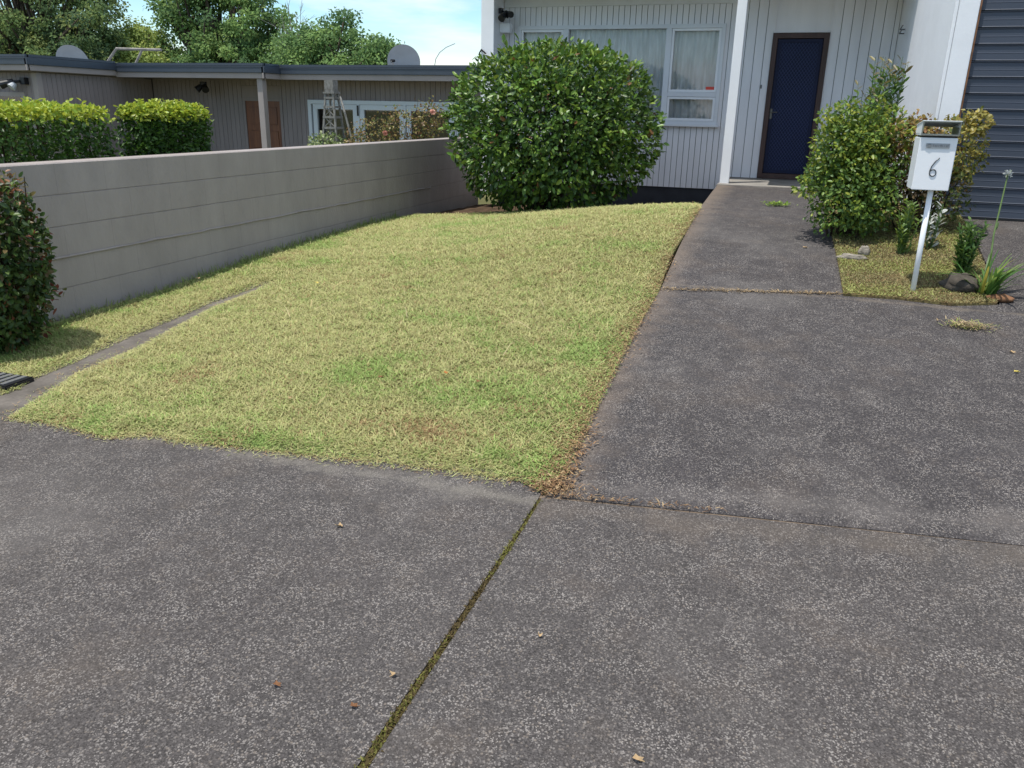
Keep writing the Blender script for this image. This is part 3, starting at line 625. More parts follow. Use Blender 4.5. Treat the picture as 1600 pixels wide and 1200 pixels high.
mb = MB(); mb.grid(curt, 420, 14); cu = mb.build('curtain', M['curtain'], win, smooth=True)
s1 = on(1104, 136, 1, YF+.04); s2 = on(1118, 144, 1, YF+.04)
mb = MB(); mb.box(s1[0]-.01, s2[0]+.005, YF+.040, YF+.0435, s2[2]-.01, s1[2]+.005); st = mb.build('sticker', M['sticker'], win)
# front door
mb = MB(); fw_ = .075
mb.box(DX0, DX0+fw_, YF-.03, YF+.10, DZ0, DZ1); mb.box(DX1-fw_, DX1, YF-.03, YF+.10, DZ0, DZ1); mb.box(DX0+fw_, DX1-fw_, YF-.03, YF+.10, DZ1-fw_, DZ1); mb.box(DX0+fw_, DX1-fw_, YF-.05, YF+.10, DZ0-.005, DZ0+.075)
mb.build('door_frame', M['doorframe'], house, bevel=.004)
mb = MB(); a0, a1, c0, c1 = DX0+fw_+.004, DX1-fw_-.004, DZ0+.08, DZ1-fw_-.005
mb.box(a0, a1, YF+.05, YF+.09, c0, c1); frame_rect(mb, a0, a1, c0, c1, YF+.018, YF+.049, .05)
door = mb.build('front_door', M['navy'], house, bevel=.003)
mb = MB(); g0, g1, h0, h1 = a0+.05, a1-.05, c0+.05, c1-.05
def clipseg(xa, za, xb, zb):
    t0, t1 = 0.0, 1.0; dx, dz = xb-xa, zb-za
    for p, q in ((-dx, xa-g0), (dx, g1-xa), (-dz, za-h0), (dz, h1-za)):
        if abs(p) < 1e-9:
            if q < 0: return None
        else:
            r = q/p
            if p < 0: t0 = max(t0, r)
            else: t1 = min(t1, r)
    return None if t0 >= t1 else ((xa+dx*t0, za+dz*t0), (xa+dx*t1, za+dz*t1))
for sgn in (1, -1):
    c = -4.0
    while c < 4.5:
        s = clipseg(g0-.5, c+sgn*(g0-.5-g0)*1.35+1.2, g1+.5, c+sgn*(g1+.5-g0)*1.35+1.2)
        if s:
            (xa, za), (xb, zb) = s
            mb.tube([(xa, YF+.034+.003*sgn, za), (xb, YF+.034+.003*sgn, zb)], .0032, 4)
        c += .064
mb.build('security_grille', M['grille'], door)
mb = MB(); hx = a0+.022; mb.box(hx-.016, hx+.016, YF+.006, YF+.017, 1.60, 1.74); mb.tube([(hx, YF+.006, 1.69), (hx, YF-.035, 1.69), (hx+.09, YF-.037, 1.69)], .008, 8); mb.tube([(hx, YF+.006, 1.60), (hx, YF-.004, 1.60)], .013, 10)
mb.build('handle', M['chrome'], door)
mb = MB(); mb.box(-.58, -.55, YF-.022, YF-.0045, 2.03, 2.085); mb.box(-.575, -.555, YF-.027, YF-.0225, 2.05, 2.07); mb.build('doorbell', M['platemark'], house, bevel=.003)
# garage volume: return wall, jamb, slatted door
GY = 8.76
mb = MB(); boards_y(mb, GY+.26, YF-.01, 1.256, .62, 3.62, .30, -1, gap=.004); mb.build('return_wall', M['white'], house)
mb = MB(); mb.box(1.277, 1.36, GY+.02, YF, .3, 3.6); mb.build('return_backing', M['siding'], house)
mb = MB(); mb.box(1.248, 1.445, GY, GY+.015, .70, 3.62); mb.box(1.244, 1.275, GY-.004, GY+.25, .70, 3.62); mb.box(1.4, 1.445, GY+.0155, GY+.2, .7, 3.0); mb.build('corner_board', M['white'], house, bevel=.004)
mb = MB(); mb.box(1.4455, 1.462, GY+.01, GY+.06, .74, 3.0); mb.build('jamb_edge', M['rust'], house)
mb = MB(); mb.box(1.45, 5.2, GY+.002, GY+.1, 3.0, 3.62); mb.box(4.35, 5.2, GY+.002, GY+.1, .7, 3.0); mb.box(5.15, 5.2, GY+.1, 22, .7, 3.62); mb.build('garage_wall', M['white'], house)
mb = MB(); mb.box(1.22, 5.35, GY-.03, 22.1, 3.63, 3.8); mb.build('garage_roof', M['trim'], house)
mb = MB(); z = .745; pitch = .1405; prof = []
while z < 2.99:
    prof += [(0.0, z), (.004, z+.006), (.004, z+.055), (.0025, z+.060), (.004, z+.065), (.004, z+.118), (-.003, z+.124), (-.005, z+.130), (.020, z+.134), (.020, z+.1385)]; z += pitch
i0 = 0
for x in (1.464, 4.35):
    for dy, zz in prof: mb.v.append((x, GY+.05+dy, zz))
n = len(prof)
for b in range(n-1): mb.f.append((b, n+b, n+b+1, b+1)); mb.m.append(0)
gd = mb.build('garage_door', M['garage'], house)
mb = MB(); mb.box(1.464, 4.35, GY+.03, GY+.075, .728, .748); mb.build('seal', M['black'], gd)
# wall bracket on the return wall, flood light and meter box on the end wall, tap
mb = MB()
for dz in (0, .05): mb.tube([(1.25, 12.75, 2.72+dz), (1.19, 12.75, 2.72+dz), (1.18, 12.35, 2.735+dz)], .007, 6)
mb.build('wall_bracket', M['black'], house)
mb = MB(); mb.box(-4.77, -4.72, 13.3, 13.4, 3.12, 3.2); mb.tube([(-4.72, 13.35, 3.15), (-4.62, 13.28, 3.12), (-4.58, 13.2, 3.05)], .02, 8); mb.tube([(-4.62, 13.27, 3.13), (-4.66, 13.12, 3.02)], [.035, .06], 10); mb.tube([(-4.58, 13.25, 3.12), (-4.50, 13.14, 3.08)], [.03, .05], 10)
mb.build('flood_light', M['black'], house, smooth=False)
mb = MB(); mb.box(-4.772, -4.60, 13.36, 13.52, 2.84, 2.98); mb.build('meter_box', M['white'], house, bevel=.008)
mb = MB(); mb.tube([(-5.0, 13.2, 2.34), (-5.05, 13.18, 2.52), (-4.98, 13.08, 2.56), (-4.9, 13.07, 2.5)], .014, 6); mb.build('hose_hook', M['black'], house)

# ------------------------------------------------------------------ mailbox
mx, my, mz = .975, 6.45, float(H(.98, 6.5))
mail = empty('mailbox', (mx+.02, my+.12, mz), 'white mailbox numbered 6 on a thin white post in the garden bed', 'mailbox')
mb = MB(); mb.tube([(.99, my+.06, mz-.1), (.985, my+.06, 1.16)], .019, 12); mb.build('post', M['boxwhite'], mail, smooth=True)
x0, x1, yb, zb = .848, 1.082, my, 1.148
lean = .0
body = MB()
# side profile (y, z): front face, letter slot recess, tube with sloping roof line
T = .004
FZ = 1.505                                                  # front face top, under the slot
xo0, xo1 = .848, 1.088
def sx(z): return 0.0
D = .27
body.prism([(xo0, yb, zb), (xo0, yb+D, zb), (xo0, yb+D, FZ), (xo0, yb, FZ)], (xo1-xo0, 0, 0))
b_ = body.build('box', M['boxwhite'], mail, bevel=.004)
# open newspaper tube: floor, sides, sloping top, see-through
tb = MB(); zt0, zt1 = 1.527, 1.612
tb.box(xo0, xo1, yb-.012, yb+D, FZ+.014, zt0)                              # floor above the slot (lip overhangs)
tb.prism([(xo0, yb-.012, zt0), (xo0, yb+D, zt0), (xo0, yb+D, zt1-.03), (xo0, yb-.012, zt1)], (.004, 0, 0))
tb.prism([(xo1-.004, yb-.012, zt0), (xo1-.004, yb+D, zt0), (xo1-.004, yb+D, zt1-.03), (xo1-.004, yb-.012, zt1)], (.004, 0, 0))
tb.prism([(xo0-.004, yb-.016, zt1), (xo0-.004, yb+D+.004, zt1-.03), (xo0-.004, yb+D+.004, zt1-.022), (xo0-.004, yb-.016, zt1+.008)], (xo1-xo0+.008, 0, 0))
nt_ = tb.build('newspaper_tube', [M['boxwhite']], mail, bevel=.002)
tb = MB(); tb.box(xo0+.0045, xo0+.007, yb-.008, yb+D-.004, zt0+.001, zt1-.036); tb.box(xo1-.007, xo1-.0045, yb-.008, yb+D-.004, zt0+.001, zt1-.036); tb.prism([(xo0+.008, yb-.008, zt1-.004), (xo0+.008, yb+D-.004, zt1-.033), (xo0+.008, yb+D-.004, zt1-.036), (xo0+.008, yb-.008, zt1-.007)], (xo1-xo0-.016, 0, 0)); tb.build('lining', M['boxedge'], nt_)
tb = MB(); frame_rect(tb, xo0-.001, xo1+.001, zt0-.006, zt1+.004, yb-.022, yb-.0125, .008); tb.build('tube_rim', M['boxedge'], mail)
sb = MB(); sb.box(xo0+.006, xo1-.006, yb+.004, yb+.2, FZ+.0005, FZ+.0135); sb.build('letter_slot', M['black'], mail)
pl = MB(); pl.box(xo0+.045, xo1-.045, yb-.006, yb-.0045, 1.435, 1.468); pl = pl.build('badge', M['plate'], mail)
pm = MB(); pm.tube([(xo0+.066, yb-.0062, 1.4515), (xo0+.066, yb-.0085, 1.4515)], .0135, 14)
for k in range(9): w = .006+.004*(k % 3 == 1); pm.box(xo0+.088+k*.0115, xo0+.088+k*.0115+w, yb-.0078, yb-.0062, 1.4455, 1.456+.004*(k % 4 == 0))
pm.build('badge_mark', M['platemark'], pl)
# the numeral 6
nb = MB(); c6 = (.967, 1.268); r6 = .021; pts = [(c6[0]+.027, 1.372), (c6[0]+.004, 1.345), (c6[0]-.014, 1.312), (c6[0]-.021, 1.28)]
for k in range(0, 15): an = math.pi-.2+k*2*math.pi/14*.98; pts.append((c6[0]+r6*math.cos(an), c6[1]+r6*1.1*math.sin(an)))
nb.tube([(x, yb-.002, z) for x, z in pts], [.0025]+[.0036]*(len(pts)-2)+[.003], 8); nb.build('numeral', M['numeral'], mail, smooth=True)

# ------------------------------------------------------------------ plants
def twigs(mb, base, tips, r0=.02, wob=.12, n=5):
    for t in tips:
        b = np.array(base)+np.r_[rng.normal(0, .06, 2), 0]; pts = []
        for k in range(5):
            s = k/4; q = b*(1-s)+np.array(t)*s; q[:2] += rng.normal(0, wob*.25, 2)*math.sin(math.pi*s); q[2] += .12*math.sin(math.pi*s)*0.5; pts.append(q)
        mb.tube(pts, [r0*(1-.8*k/4) for k in range(5)], n)
def shell_points(n, cen, rad, amp=.12, fs=1.6, inner=.3, seed=0, zmin=-1):
    d = unit(rng.normal(0, 1, (n*2, 3))); d = d[d[:, 2] > zmin][:n]; n = len(d)
    nn = nse(d*1.0, fs, seed)+.5*nse(d*1.0, fs*2.3, seed+5)
    s = np.where(rng.uniform(0, 1, n) < inner, rng.uniform(.55, .9, n), rng.uniform(.88, 1.04, n))
    P = np.array(cen)+d*np.array(rad)*(s*(1+amp*nn))[:, None]
    return P, unit(d/np.array(rad)), s
def leaf_dirs(nrm, out=.6, up=.35, rnd=.6):
    n = len(nrm); ax = unit(nrm*out+rng.normal(0, rnd, (n, 3))+np.array([0, 0, -.1])); nv = unit(nrm*.5+np.array([0, 0, up])+rng.normal(0, .35, (n, 3)))
    return ax, nv
def pal(n, cols, w, jit=.25):
    C = np.array(cols)[rng.choice(len(cols), n, p=np.array(w)/sum(w))]; return C*rng.uniform(1-jit, 1+jit, (n, 1))
# the big round camellia-like bush
bc = np.array([-3.14, 11.0, 1.40]); br = np.array([1.44, 1.25, 1.08])
bush = empty('round_bush', (-3.16, 11, .3), 'large rounded glossy green bush in front of the house window', 'bush')
P, nr, s = shell_points(20000, bc, br, .08, 2.0, .40, 3.0)
# flatten the underside a little so it almost sits on the lawn
lowm = P[:, 2] < 1.1; kx = np.where(lowm, 1+.13*np.clip((1.1-P[:, 2])/.8, 0, 1)*(s > .5), 1); P[:, 0] = bc[0]+(P[:, 0]-bc[0])*kx; P[:, 1] = bc[1]+(P[:, 1]-bc[1])*kx
thin = (nse(P, 3.0, 31) < -.12) & (s > .84) & (rng.uniform(0, 1, len(P)) < .75) & (P[:, 2] < 2.15); P, nr, s = P[~thin], nr[~thin], s[~thin]
C = pal(len(P), [(.052, .112, .018), (.085, .165, .026), (.03, .07, .015), (.15, .24, .04)], [5, 3.6, 3, 1.5])
yg = rng.uniform(0, 1, len(P)) < .10+.28*(P[:, 2] > 2.15)*(s > .9); C[yg] = pal(yg.sum(), [(.17, .24, .035), (.12, .22, .035)], [1, 1])  # more yellow-green leaves near the top, painting in sunlit highlights
brn = rng.uniform(0, 1, len(P)) < .012; C[brn] = (.16, .08, .03)
# shoots sticking out
k = 110; d = unit(rng.normal(0, 1, (k*3, 3))); d = d[d[:, 2] > -.5][:k]; PP = []; AX = []
mbs = MB()
for v in d:
    b0 = bc+v*br*.96; tp = bc+v*br*(1.03+rng.uniform(0, .08))+np.array([0, 0, .05]); mbs.tube([b0, tp], [.005, .003], 4)
    for j in range(9): q = b0+(tp-b0)*(.3+.7*j/8); PP.append(q); AX.append(v*.6+rng.normal(0, .6, 3))
PP = np.array(PP); AX = np.array(AX)
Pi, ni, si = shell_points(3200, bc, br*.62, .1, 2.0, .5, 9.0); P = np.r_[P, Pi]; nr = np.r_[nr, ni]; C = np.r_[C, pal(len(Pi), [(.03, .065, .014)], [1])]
ax, nv = leaf_dirs(nr, .75, .45, .55)
k = len(P); P = np.r_[P, PP]; ax = np.r_[ax, AX]; nv = np.r_[nv, unit(np.array([0, 0, 1.0])+rng.normal(0, .4, PP.shape))]; C = np.r_[C, pal(len(PP), [(.10, .20, .035), (.15, .24, .04)], [1, 1])]
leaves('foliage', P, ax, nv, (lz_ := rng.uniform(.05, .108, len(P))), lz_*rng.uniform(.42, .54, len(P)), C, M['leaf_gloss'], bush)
twigs(mbs, (-3.16, 11, .15), [bc+v*br*.7 for v in unit(rng.normal(0, 1, (26, 3))+np.array([0, 0, .3]))], .022)
mbs.build('branches', M['twig'], bush)

def box_hedge(x0, x1, y0, y1, z0, z1, n, label, name='box_hedge', leaf=.042):
    o = empty(name, ((x0+x1)/2, (y0+y1)/2, z0), label, 'hedge', 'clipped box hedges behind the block wall')
    areas = [('x', (y1-y0)*(z1-z0)), ('y', (x1-x0)*(z1-z0)), ('z', (x1-x0)*(y1-y0)*1.4)]; tot = sum(a for _, a in areas); Ps = []; Ns = []
    for nm, a in areas:
        k = int(n*a/tot); u = rng.uniform(0, 1, k); v = rng.uniform(0, 1, k); dp = -np.abs(rng.normal(0, .05, k))+.015
        if nm == 'x': Ps.append(np.c_[x1+dp, y0+(y1-y0)*u, z0+(z1-z0)*v]); Ns.append(np.tile([1., 0, 0], (k, 1)))
        if nm == 'y': Ps.append(np.c_[x0+(x1-x0)*u, y0-dp, z0+(z1-z0)*v]); Ns.append(np.tile([0, -1., 0], (k, 1)))
        if nm == 'z': Ps.append(np.c_[x0+(x1-x0)*u, y0+(y1-y0)*v, z1+dp]); Ns.append(np.tile([0, 0, 1.], (k, 1)))
    k = n//2; q_ = rng.uniform(0, 1, (k, 3)); Ps.append(np.array([x0, y0, z0])+q_*np.array([x1-x0, y1-y0, z1-z0-.03])); Ns.append(unit(rng.normal(0, 1, (k, 3))))
    k = n//8; Ps.append(np.c_[rng.uniform(x0, x1, k), np.full(k, y1)+rng.normal(0, .02, k), rng.uniform(z0, z1, k)]); Ns.append(np.tile([0, 1., 0], (k, 1)))
    P = np.concatenate(Ps); Nn = np.concatenate(Ns)
    P += Nn*(.025*nse(P, 3.2, 2))[:, None]
    # rounded top edge
    top = np.clip((P[:, 2]-(z1-.10))/.10, 0, 1); P[:, 0] -= .02*top**2*np.sign(P[:, 0]-(x0+x1)/2)
    ax, nv = leaf_dirs(Nn, .7, .35, .6)
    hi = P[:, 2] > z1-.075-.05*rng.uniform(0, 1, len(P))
    C = pal(len(P), [(.045, .105, .016), (.07, .15, .024), (.025, .065, .013)], [4, 2, 3]); C[hi] = pal(hi.sum(), [(.33, .39, .045), (.22, .32, .035)], [2, 1.4])  # sunlit top band and shaded sides painted into the leaf colours
    fol_ = (P, ax, nv, C); k = 60; Q = np.c_[rng.uniform(x0+.1, x1-.14, k), rng.uniform(y0+.12, y1-.1, k), np.full(k, z1)]; mb = MB()
    for q in Q: mb.tube([(q[0], q[1], z0-.1), (q[0]+rng.normal(0, .03), q[1]+rng.normal(0, .03), z1-.06)], [.012, .005], 4)
    mb.build('stems', M['twig'], o)
    kk = 30; pts = []
    for q in Q[:kk]:
        for j in range(4): pts.append((q[0], q[1], z1+.01+.015*j))
    pts = np.array(pts); a = rng.normal(0, 1, pts.shape); a[:, 2] = .8; P, ax, nv, C = fol_
    P = np.r_[P, pts]; ax = np.r_[ax, a]; nv = np.r_[nv, unit(rng.normal(0, .5, pts.shape)+np.array([0, 0, 1.]))]; C = np.r_[C, pal(len(pts), [(.30, .36, .05)], [1])]
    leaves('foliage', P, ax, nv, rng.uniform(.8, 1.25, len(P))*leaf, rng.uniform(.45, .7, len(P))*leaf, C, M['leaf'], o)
    return o
box_hedge(-6.5, -5.60, 3.2, 5.73, 0.2, 1.575, 16000, 'longer clipped green hedge at far left behind the block wall')
box_hedge(-5.90, -5.60, 6.10, 7.0, 0.2, 1.585, 8500, 'shorter clipped green hedge nearer the brown door behind the wall')

# reddish shrub in front of the wall at the left edge
sh = empty('red_tipped_shrub', (-4.85, 3.75, 0), 'dark green shrub with reddish leaves at the left end of block wall', 'shrub')
P, nr, s = shell_points(8600, (-4.93, 3.78, .64), (.40, .38, .62), .16, 2.4, .35, 8.0)
P = P[P[:, 0] > -5.16]; k = len(P); nr = unit(P-np.array((-4.93, 3.78, .64)))
ax, nv = leaf_dirs(nr, .6, .4, .7)
C = pal(k, [(.05, .095, .025), (.08, .13, .03), (.10, .075, .03), (.19, .07, .035), (.03, .06, .02)], [4, 4, 1.4, .5, 2])
hi = (P[:, 2] > 1.0) & (rng.uniform(0, 1, k) < .45); C[hi] = pal(hi.sum(), [(.24, .13, .07), (.20, .08, .04), (.15, .13, .05)], [1, 1, 1.3])
mb = MB(); tips = [(-4.93+.38*math.cos(a)*rng.uniform(.5, 1.05), 3.78+.36*math.sin(a), rng.uniform(.3, 1.25)) for a in np.linspace(-2.2, 1.2, 26)]; tips = [t for t in tips if t[0] > -5.16]; twigs(mb, (-4.95, 3.9, 0), tips, .014); mb.build('branches', M['twig'], sh)
PP = []
for u, v in [(75, 450), (92, 452), (84, 470), (70, 520)]:
    q = on(u, v, 1, 4.0)
    for j in range(7): PP.append(q+rng.normal(0, .025, 3))
PP = np.array(PP); P = np.r_[P, PP]; ax = np.r_[ax, rng.normal(0, 1, PP.shape)]; nv = np.r_[nv, unit(rng.normal(0, .5, PP.shape)+[0, 0, 1])]; C = np.r_[C, pal(len(PP), [(.17, .06, .04), (.09, .11, .035)], [1, 1])]; k = len(P)
leaves('foliage', P, ax, nv, rng.uniform(.035, .058, k), rng.uniform(.02, .03, k), C, M['leaf'], sh)
for u, v in [(92, 452), (70, 515)]: mb = MB(); mb.tube([on(u-30, v+12, 1, 3.98), on(u, v, 1, 4.0)], [.004, .002], 4); mb.build('stray_twig', M['twig'], sh)
# meter lid / drain cover at the left edge
dp = gp(-8, 604); mb = MB(); mb.box(dp[0]-.2, dp[0]+.16, dp[1]-.06, dp[1]+.14, .0, .045); dc = mb.build('drain_cover', M['black'], loc=(dp[0], dp[1], 0), bevel=.008); tag(dc, 'dark drain cover at the left edge beside the mowing strip', 'drain cover')
mb = MB()
for k in range(6): mb.box(dp[0]-.18+k*.055, dp[0]-.15+k*.055, dp[1]-.04, dp[1]+.12, .046, .05)
mb.build('grate_bars', M['metal'], dc)

# ---- garden bed on the right
def clump_foliage(parent, name, blobs, leaf, material, cols, w, branch_base=None, flat=.4, topcol=None):
    PA = []; NA = []; CA = []
    for (c, r, n, cc, ww) in blobs:
        P, nr, s = shell_points(n, c, r, .34, 2.8, .42, float(rng.uniform(0, 50)), -.85); PA.append(P); NA.append(nr); CA.append(pal(len(P), cc or cols, ww or w))
    P = np.concatenate(PA); Nn = np.concatenate(NA); C = np.concatenate(CA)
    k = P[:, 2] > H(P[:, 0], P[:, 1])+.03; P, Nn, C = P[k], Nn[k], C[k]
    ax, nv = leaf_dirs(Nn, .6, flat, .65)
    leaves(name, P, ax, nv, rng.uniform(.8, 1.25, len(P))*leaf, rng.uniform(.45, .65, len(P))*leaf, C, material, parent)
GY_ = [(.20, .26, .035), (.13, .21, .035), (.07, .13, .03), (.28, .31, .05)]
gz = float(H(.6, 8.0))
eb = empty('variegated_bush', (.62, 8.2, gz), 'yellow green bush beside the path in the garden bed', 'bush')
clump_foliage(eb, 'foliage', [((.56, 8.15, 1.22), (.35, .40, .40), 2300, None, None), ((.40, 8.0, 1.36), (.22, .3, .28), 1000, None, None), ((.62, 8.05, 1.40), (.22, .3, .27), 1100, None, None), ((.53, 7.9, .93), (.30, .33, .34), 1700, GY_, [.6, 2, 3, .2]), ((.72, 7.95, .95), (.26, .3, .32), 1200, GY_, [.5, 2, 3, .2]), ((.28, 8.1, 1.08), (.16, .2, .16), 360, None, None), ((.42, 8.1, 1.64), (.14, .2, .12), 240, None, None)]+[((.56+.44*math.cos(a_), 7.95+.12*math.sin(5*a_), 1.2+.52*math.sin(a_)), (.08, .09, .10), 70, None, None) for a_ in (.2, .55, 1.0, 1.35, 1.9, 2.3, 3.5)], .044, M['leaf'], GY_, [2.2, 3, 2.4, 1.0])
mb = MB(); twigs(mb, (.6, 8.15, gz-.05), [(.6+rng.uniform(-.4, .35), 8.1+rng.uniform(-.3, .3), rng.uniform(.9, 1.7)) for _ in range(30)], .014); mb.build('branches', M['twig'], eb)
RD = [(.24, .16, .05), (.20, .10, .045), (.26, .22, .06), (.10, .10, .035), (.33, .25, .07)]
rb = empty('copper_leaved_bush', (1.15, 8.3, float(H(1.15, 8.3))), 'copper and brown leaved bush behind the mailbox', 'bush')
clump_foliage(rb, 'foliage', [((1.08, 8.35, 1.28), (.36, .36, .36), 1900, None, None), ((1.42, 8.25, 1.36), (.20, .3, .32), 1100, [(.22, .20, .045), (.12, .15, .035), (.28, .24, .06)], [1, 1, 1]), ((.98, 8.2, 1.47), (.28, .26, .16), 900, None, None), ((1.30, 8.25, .98), (.26, .28, .26), 800, [(.06, .09, .025), (.10, .12, .03), (.15, .10, .04)], [2, 2, 1]), ((.98, 8.1, 1.0), (.24, .25, .28), 700, [(.07, .055, .028), (.11, .075, .038)], [1, 1]), ((1.50, 8.15, 1.60), (.09, .15, .11), 240, [(.33, .27, .06), (.22, .2, .05)], [1, 1])], .042, M['leaf'], RD, [2, 1.6, 2, 1.6, 1])
mb = MB(); twigs(mb, (1.15, 8.25, .5), [(1.15+rng.uniform(-.3, .32), 8.2+rng.uniform(-.25, .25), rng.uniform(.8, 1.65)) for _ in range(34)], .012); mb.build('branches', M['twig'], rb)
def sprig_plant(name, base, n, hrange, spread, leaf, cols, w, label, cat, tip=None, nl=26, stemr=.005):
    o = empty(name, base, label, cat); mb = MB(); PP = []; AX = []; CC = []
    for i_ in range(n):
        a = rng.uniform(0, 6.28); sp = spread*rng.uniform(.1, 1); h = rng.uniform(*hrange); b = np.array(base)+np.array([math.cos(a)*sp*.35, math.sin(a)*sp*.35, 0]); t = np.array(base)+np.array([math.cos(a)*sp, math.sin(a)*sp, h])
        mb.tube([b, (b+t)/2+np.array([0, 0, .03]), t], [stemr, stemr*.8, stemr*.4], 5)
        for j in range(nl):
            f = .12+.88*j/nl; q = b*(1-f)+t*f; aa = j*2.4; PP.append(q); AX.append((math.cos(aa), math.sin(aa), .75)); CC.append(np.array(cols)[rng.choice(len(cols), p=np.array(w)/sum(w))] if not (tip and f > .93) else np.array(tip))
    PP = np.array(PP); AX = np.array(AX)+rng.normal(0, .2, (len(PP), 3)); CC = np.array(CC)*rng.uniform(.75, 1.25, (len(PP), 1))
    leaves('foliage', PP, AX, unit(np.array([0, 0, 1.])+rng.normal(0, .4, PP.shape)), rng.uniform(.8, 1.2, len(PP))*leaf, rng.uniform(.26, .36, len(PP))*leaf, CC, M['leaf'], o)
    mb.build('stems', M['stem'], o); return o
sprig_plant('tall_shrub', (.72, 8.6, float(H(.72, 8.6))), 46, (1.02, 1.56), .24, .078, [(.06, .13, .03), (.10, .18, .035), (.14, .22, .05)], [3, 3, 1], 'tall upright green shrub rising above the garden bushes', 'shrub', tip=(.15, .13, .05), nl=36)
b1 = gp(1408, 400); sprig_plant('young_shrub', tuple(b1), 16, (.22, .48), .11, .055, [(.09, .16, .03), (.14, .21, .04)], [1, 1], 'small leafy young shrub just left of the mailbox post', 'shrub', nl=18)
b2 = gp(1500, 430); sprig_plant('dark_shrub', tuple(b2), 24, (.22, .46), .13, .06, [(.05, .11, .025), (.09, .16, .03)], [2, 1], 'dark green upright shrub right of the mailbox post', 'shrub', nl=20)
# variegated sprays under the mailbox
b3 = on(1462, 330, 1, 7.6); b3[2] = float(H(b3[0], 7.6)); sprig_plant('white_leaved_plant', tuple(b3), 9, (.25, .45), .16, .07, [(.42, .44, .42), (.10, .13, .06)], [1.2, 1], 'small plant with whitish leaves under the mailbox', 'plant', nl=10)
# agapanthus
b4 = gp(1540, 462); ag = empty('strap_leaved_plant', tuple(b4), 'strap leaved clump with one tall flower stem by the driveway', 'plant')
PV = []; PF = []; PC = []
for i_ in range(46):
    a = rng.uniform(0, 6.28); ln = rng.uniform(.2, .42); wd = rng.uniform(.010, .018); out_ = rng.uniform(.35, 1.0); b = b4+np.array([rng.normal(0, .035), rng.normal(0, .03), 0]); dr = np.array([math.cos(a), math.sin(a), 0]); sd = np.array([-dr[1], dr[0], 0]); k0 = len(PV); c_ = np.array([(.06, .14, .03), (.10, .20, .04), (.16, .26, .06)][rng.integers(0, 3)])*rng.uniform(.8, 1.2)
    if rng.uniform() < .05: c_ = np.array((.34, .32, .06))
    for j in range(6):
        f = j/5; q = b+dr*ln*out_*f+np.array([0, 0, ln*(1.15*f-.75*out_*f*f)]); w_ = wd*(1-.85*f**2)
        PV += [q-sd*w_, q+sd*w_]; PC += [c_, c_]
    for j in range(5): PF += [k0+2*j, k0+2*j+1, k0+2*j+3, k0+2*j+2]
raw_mesh('blades', np.array(PV), np.array(PF), 4, M['leaf'], ag, np.array(PC))
ft = on(1575, 272, 1, 6.9); mb = MB(); mid_ = (b4+ft)/2+np.array([-.02, 0, 0]); mb.tube([b4, mid_, ft], [.008, .006, .005], 6); mb.build('flower_stem', M['stem'], ag)
PP = np.tile(ft, (44, 1)); d_ = unit(rng.normal(0, 1, (44, 3))+np.array([0, 0, .35])); leaves('flower_head', PP, d_, unit(rng.normal(0, 1, (44, 3))), .038, .010, pal(44, [(.42, .44, .45), (.30, .34, .26)], [1, 1]), M['petal'], ag)
fb = on(1557, 355, 1, 6.85); mb = MB(); mb.tube([fb-np.array([0, 0, .02]), fb, fb+np.array([.008, 0, .035])], [.004, .010, .003], 8); mb.build('flower_bud', M['stem'], ag)
# log pieces / stones in the garden
def lump(name, cen, r, seed, material, label, cat):
    mb = MB(); nu, nv = 18, 12
    def f(a, b):
        th = 2*math.pi*a; ph = math.pi*(b*.98+.01); d = Vector((math.sin(ph)*math.cos(th), math.sin(ph)*math.sin(th), math.cos(ph))); k = 1+.35*noise.noise(d*1.6+Vector((seed, 0, 0)))+.15*noise.noise(d*4+Vector((seed, 3, 0)))
        return (cen[0]+d.x*r[0]*k, cen[1]+d.y*r[1]*k, cen[2]+d.z*r[2]*k)
    mb.grid(f, nu, nv); return tag(mb.build(name, material, smooth=True, loc=tuple(cen)), label, cat)
g = gp(1330, 408); lump('driftwood', (g[0], g[1], g[2]+.03), (.11, .04, .035), 2.0, M['log'], 'pale grey piece of wood lying beside the path', 'wood')
g = gp(1345, 402); lump('wood_chunk', (g[0]+.02, g[1], g[2]+.05), (.045, .035, .05), 5.0, M['log'], 'stubby grey wood chunk leaning by the pale piece', 'wood')
g = gp(1500, 455); lump('garden_stone', (g[0], g[1], g[2]+.05), (.13, .1, .08), 8.0, M['stone'], 'dark grey brown stone beside the strap leaved clump', 'stone')
g = gp(1555, 468); lump('bark_piece', (g[0]+.02, g[1]-.02, g[2]+.015), (.09, .05, .03), 11.0, mat('bark_brown', (.17, .09, .05), .95, .1, var=.35, vscale=20), 'brown bark piece at the front of the strap leaved clump', 'bark')
# weed on the path
g = gp(1213, 322); wd_ = empty('path_weed', tuple(g), 'low bright green weed growing on the upper path', 'weed')
PP = np.tile(g, (120, 1))+np.c_[rng.normal(0, .07, 120), rng.normal(0, .05, 120), rng.uniform(.005, .04, 120)]; leaves('foliage', PP, np.c_[rng.normal(0, 1, (120, 2)), np.full(120, .4)], np.tile([0, 0, 1.], (120, 1)), .04, .018, pal(120, [(.20, .30, .04), (.13, .24, .03)], [1, 1]), M['leaf'], wd_)

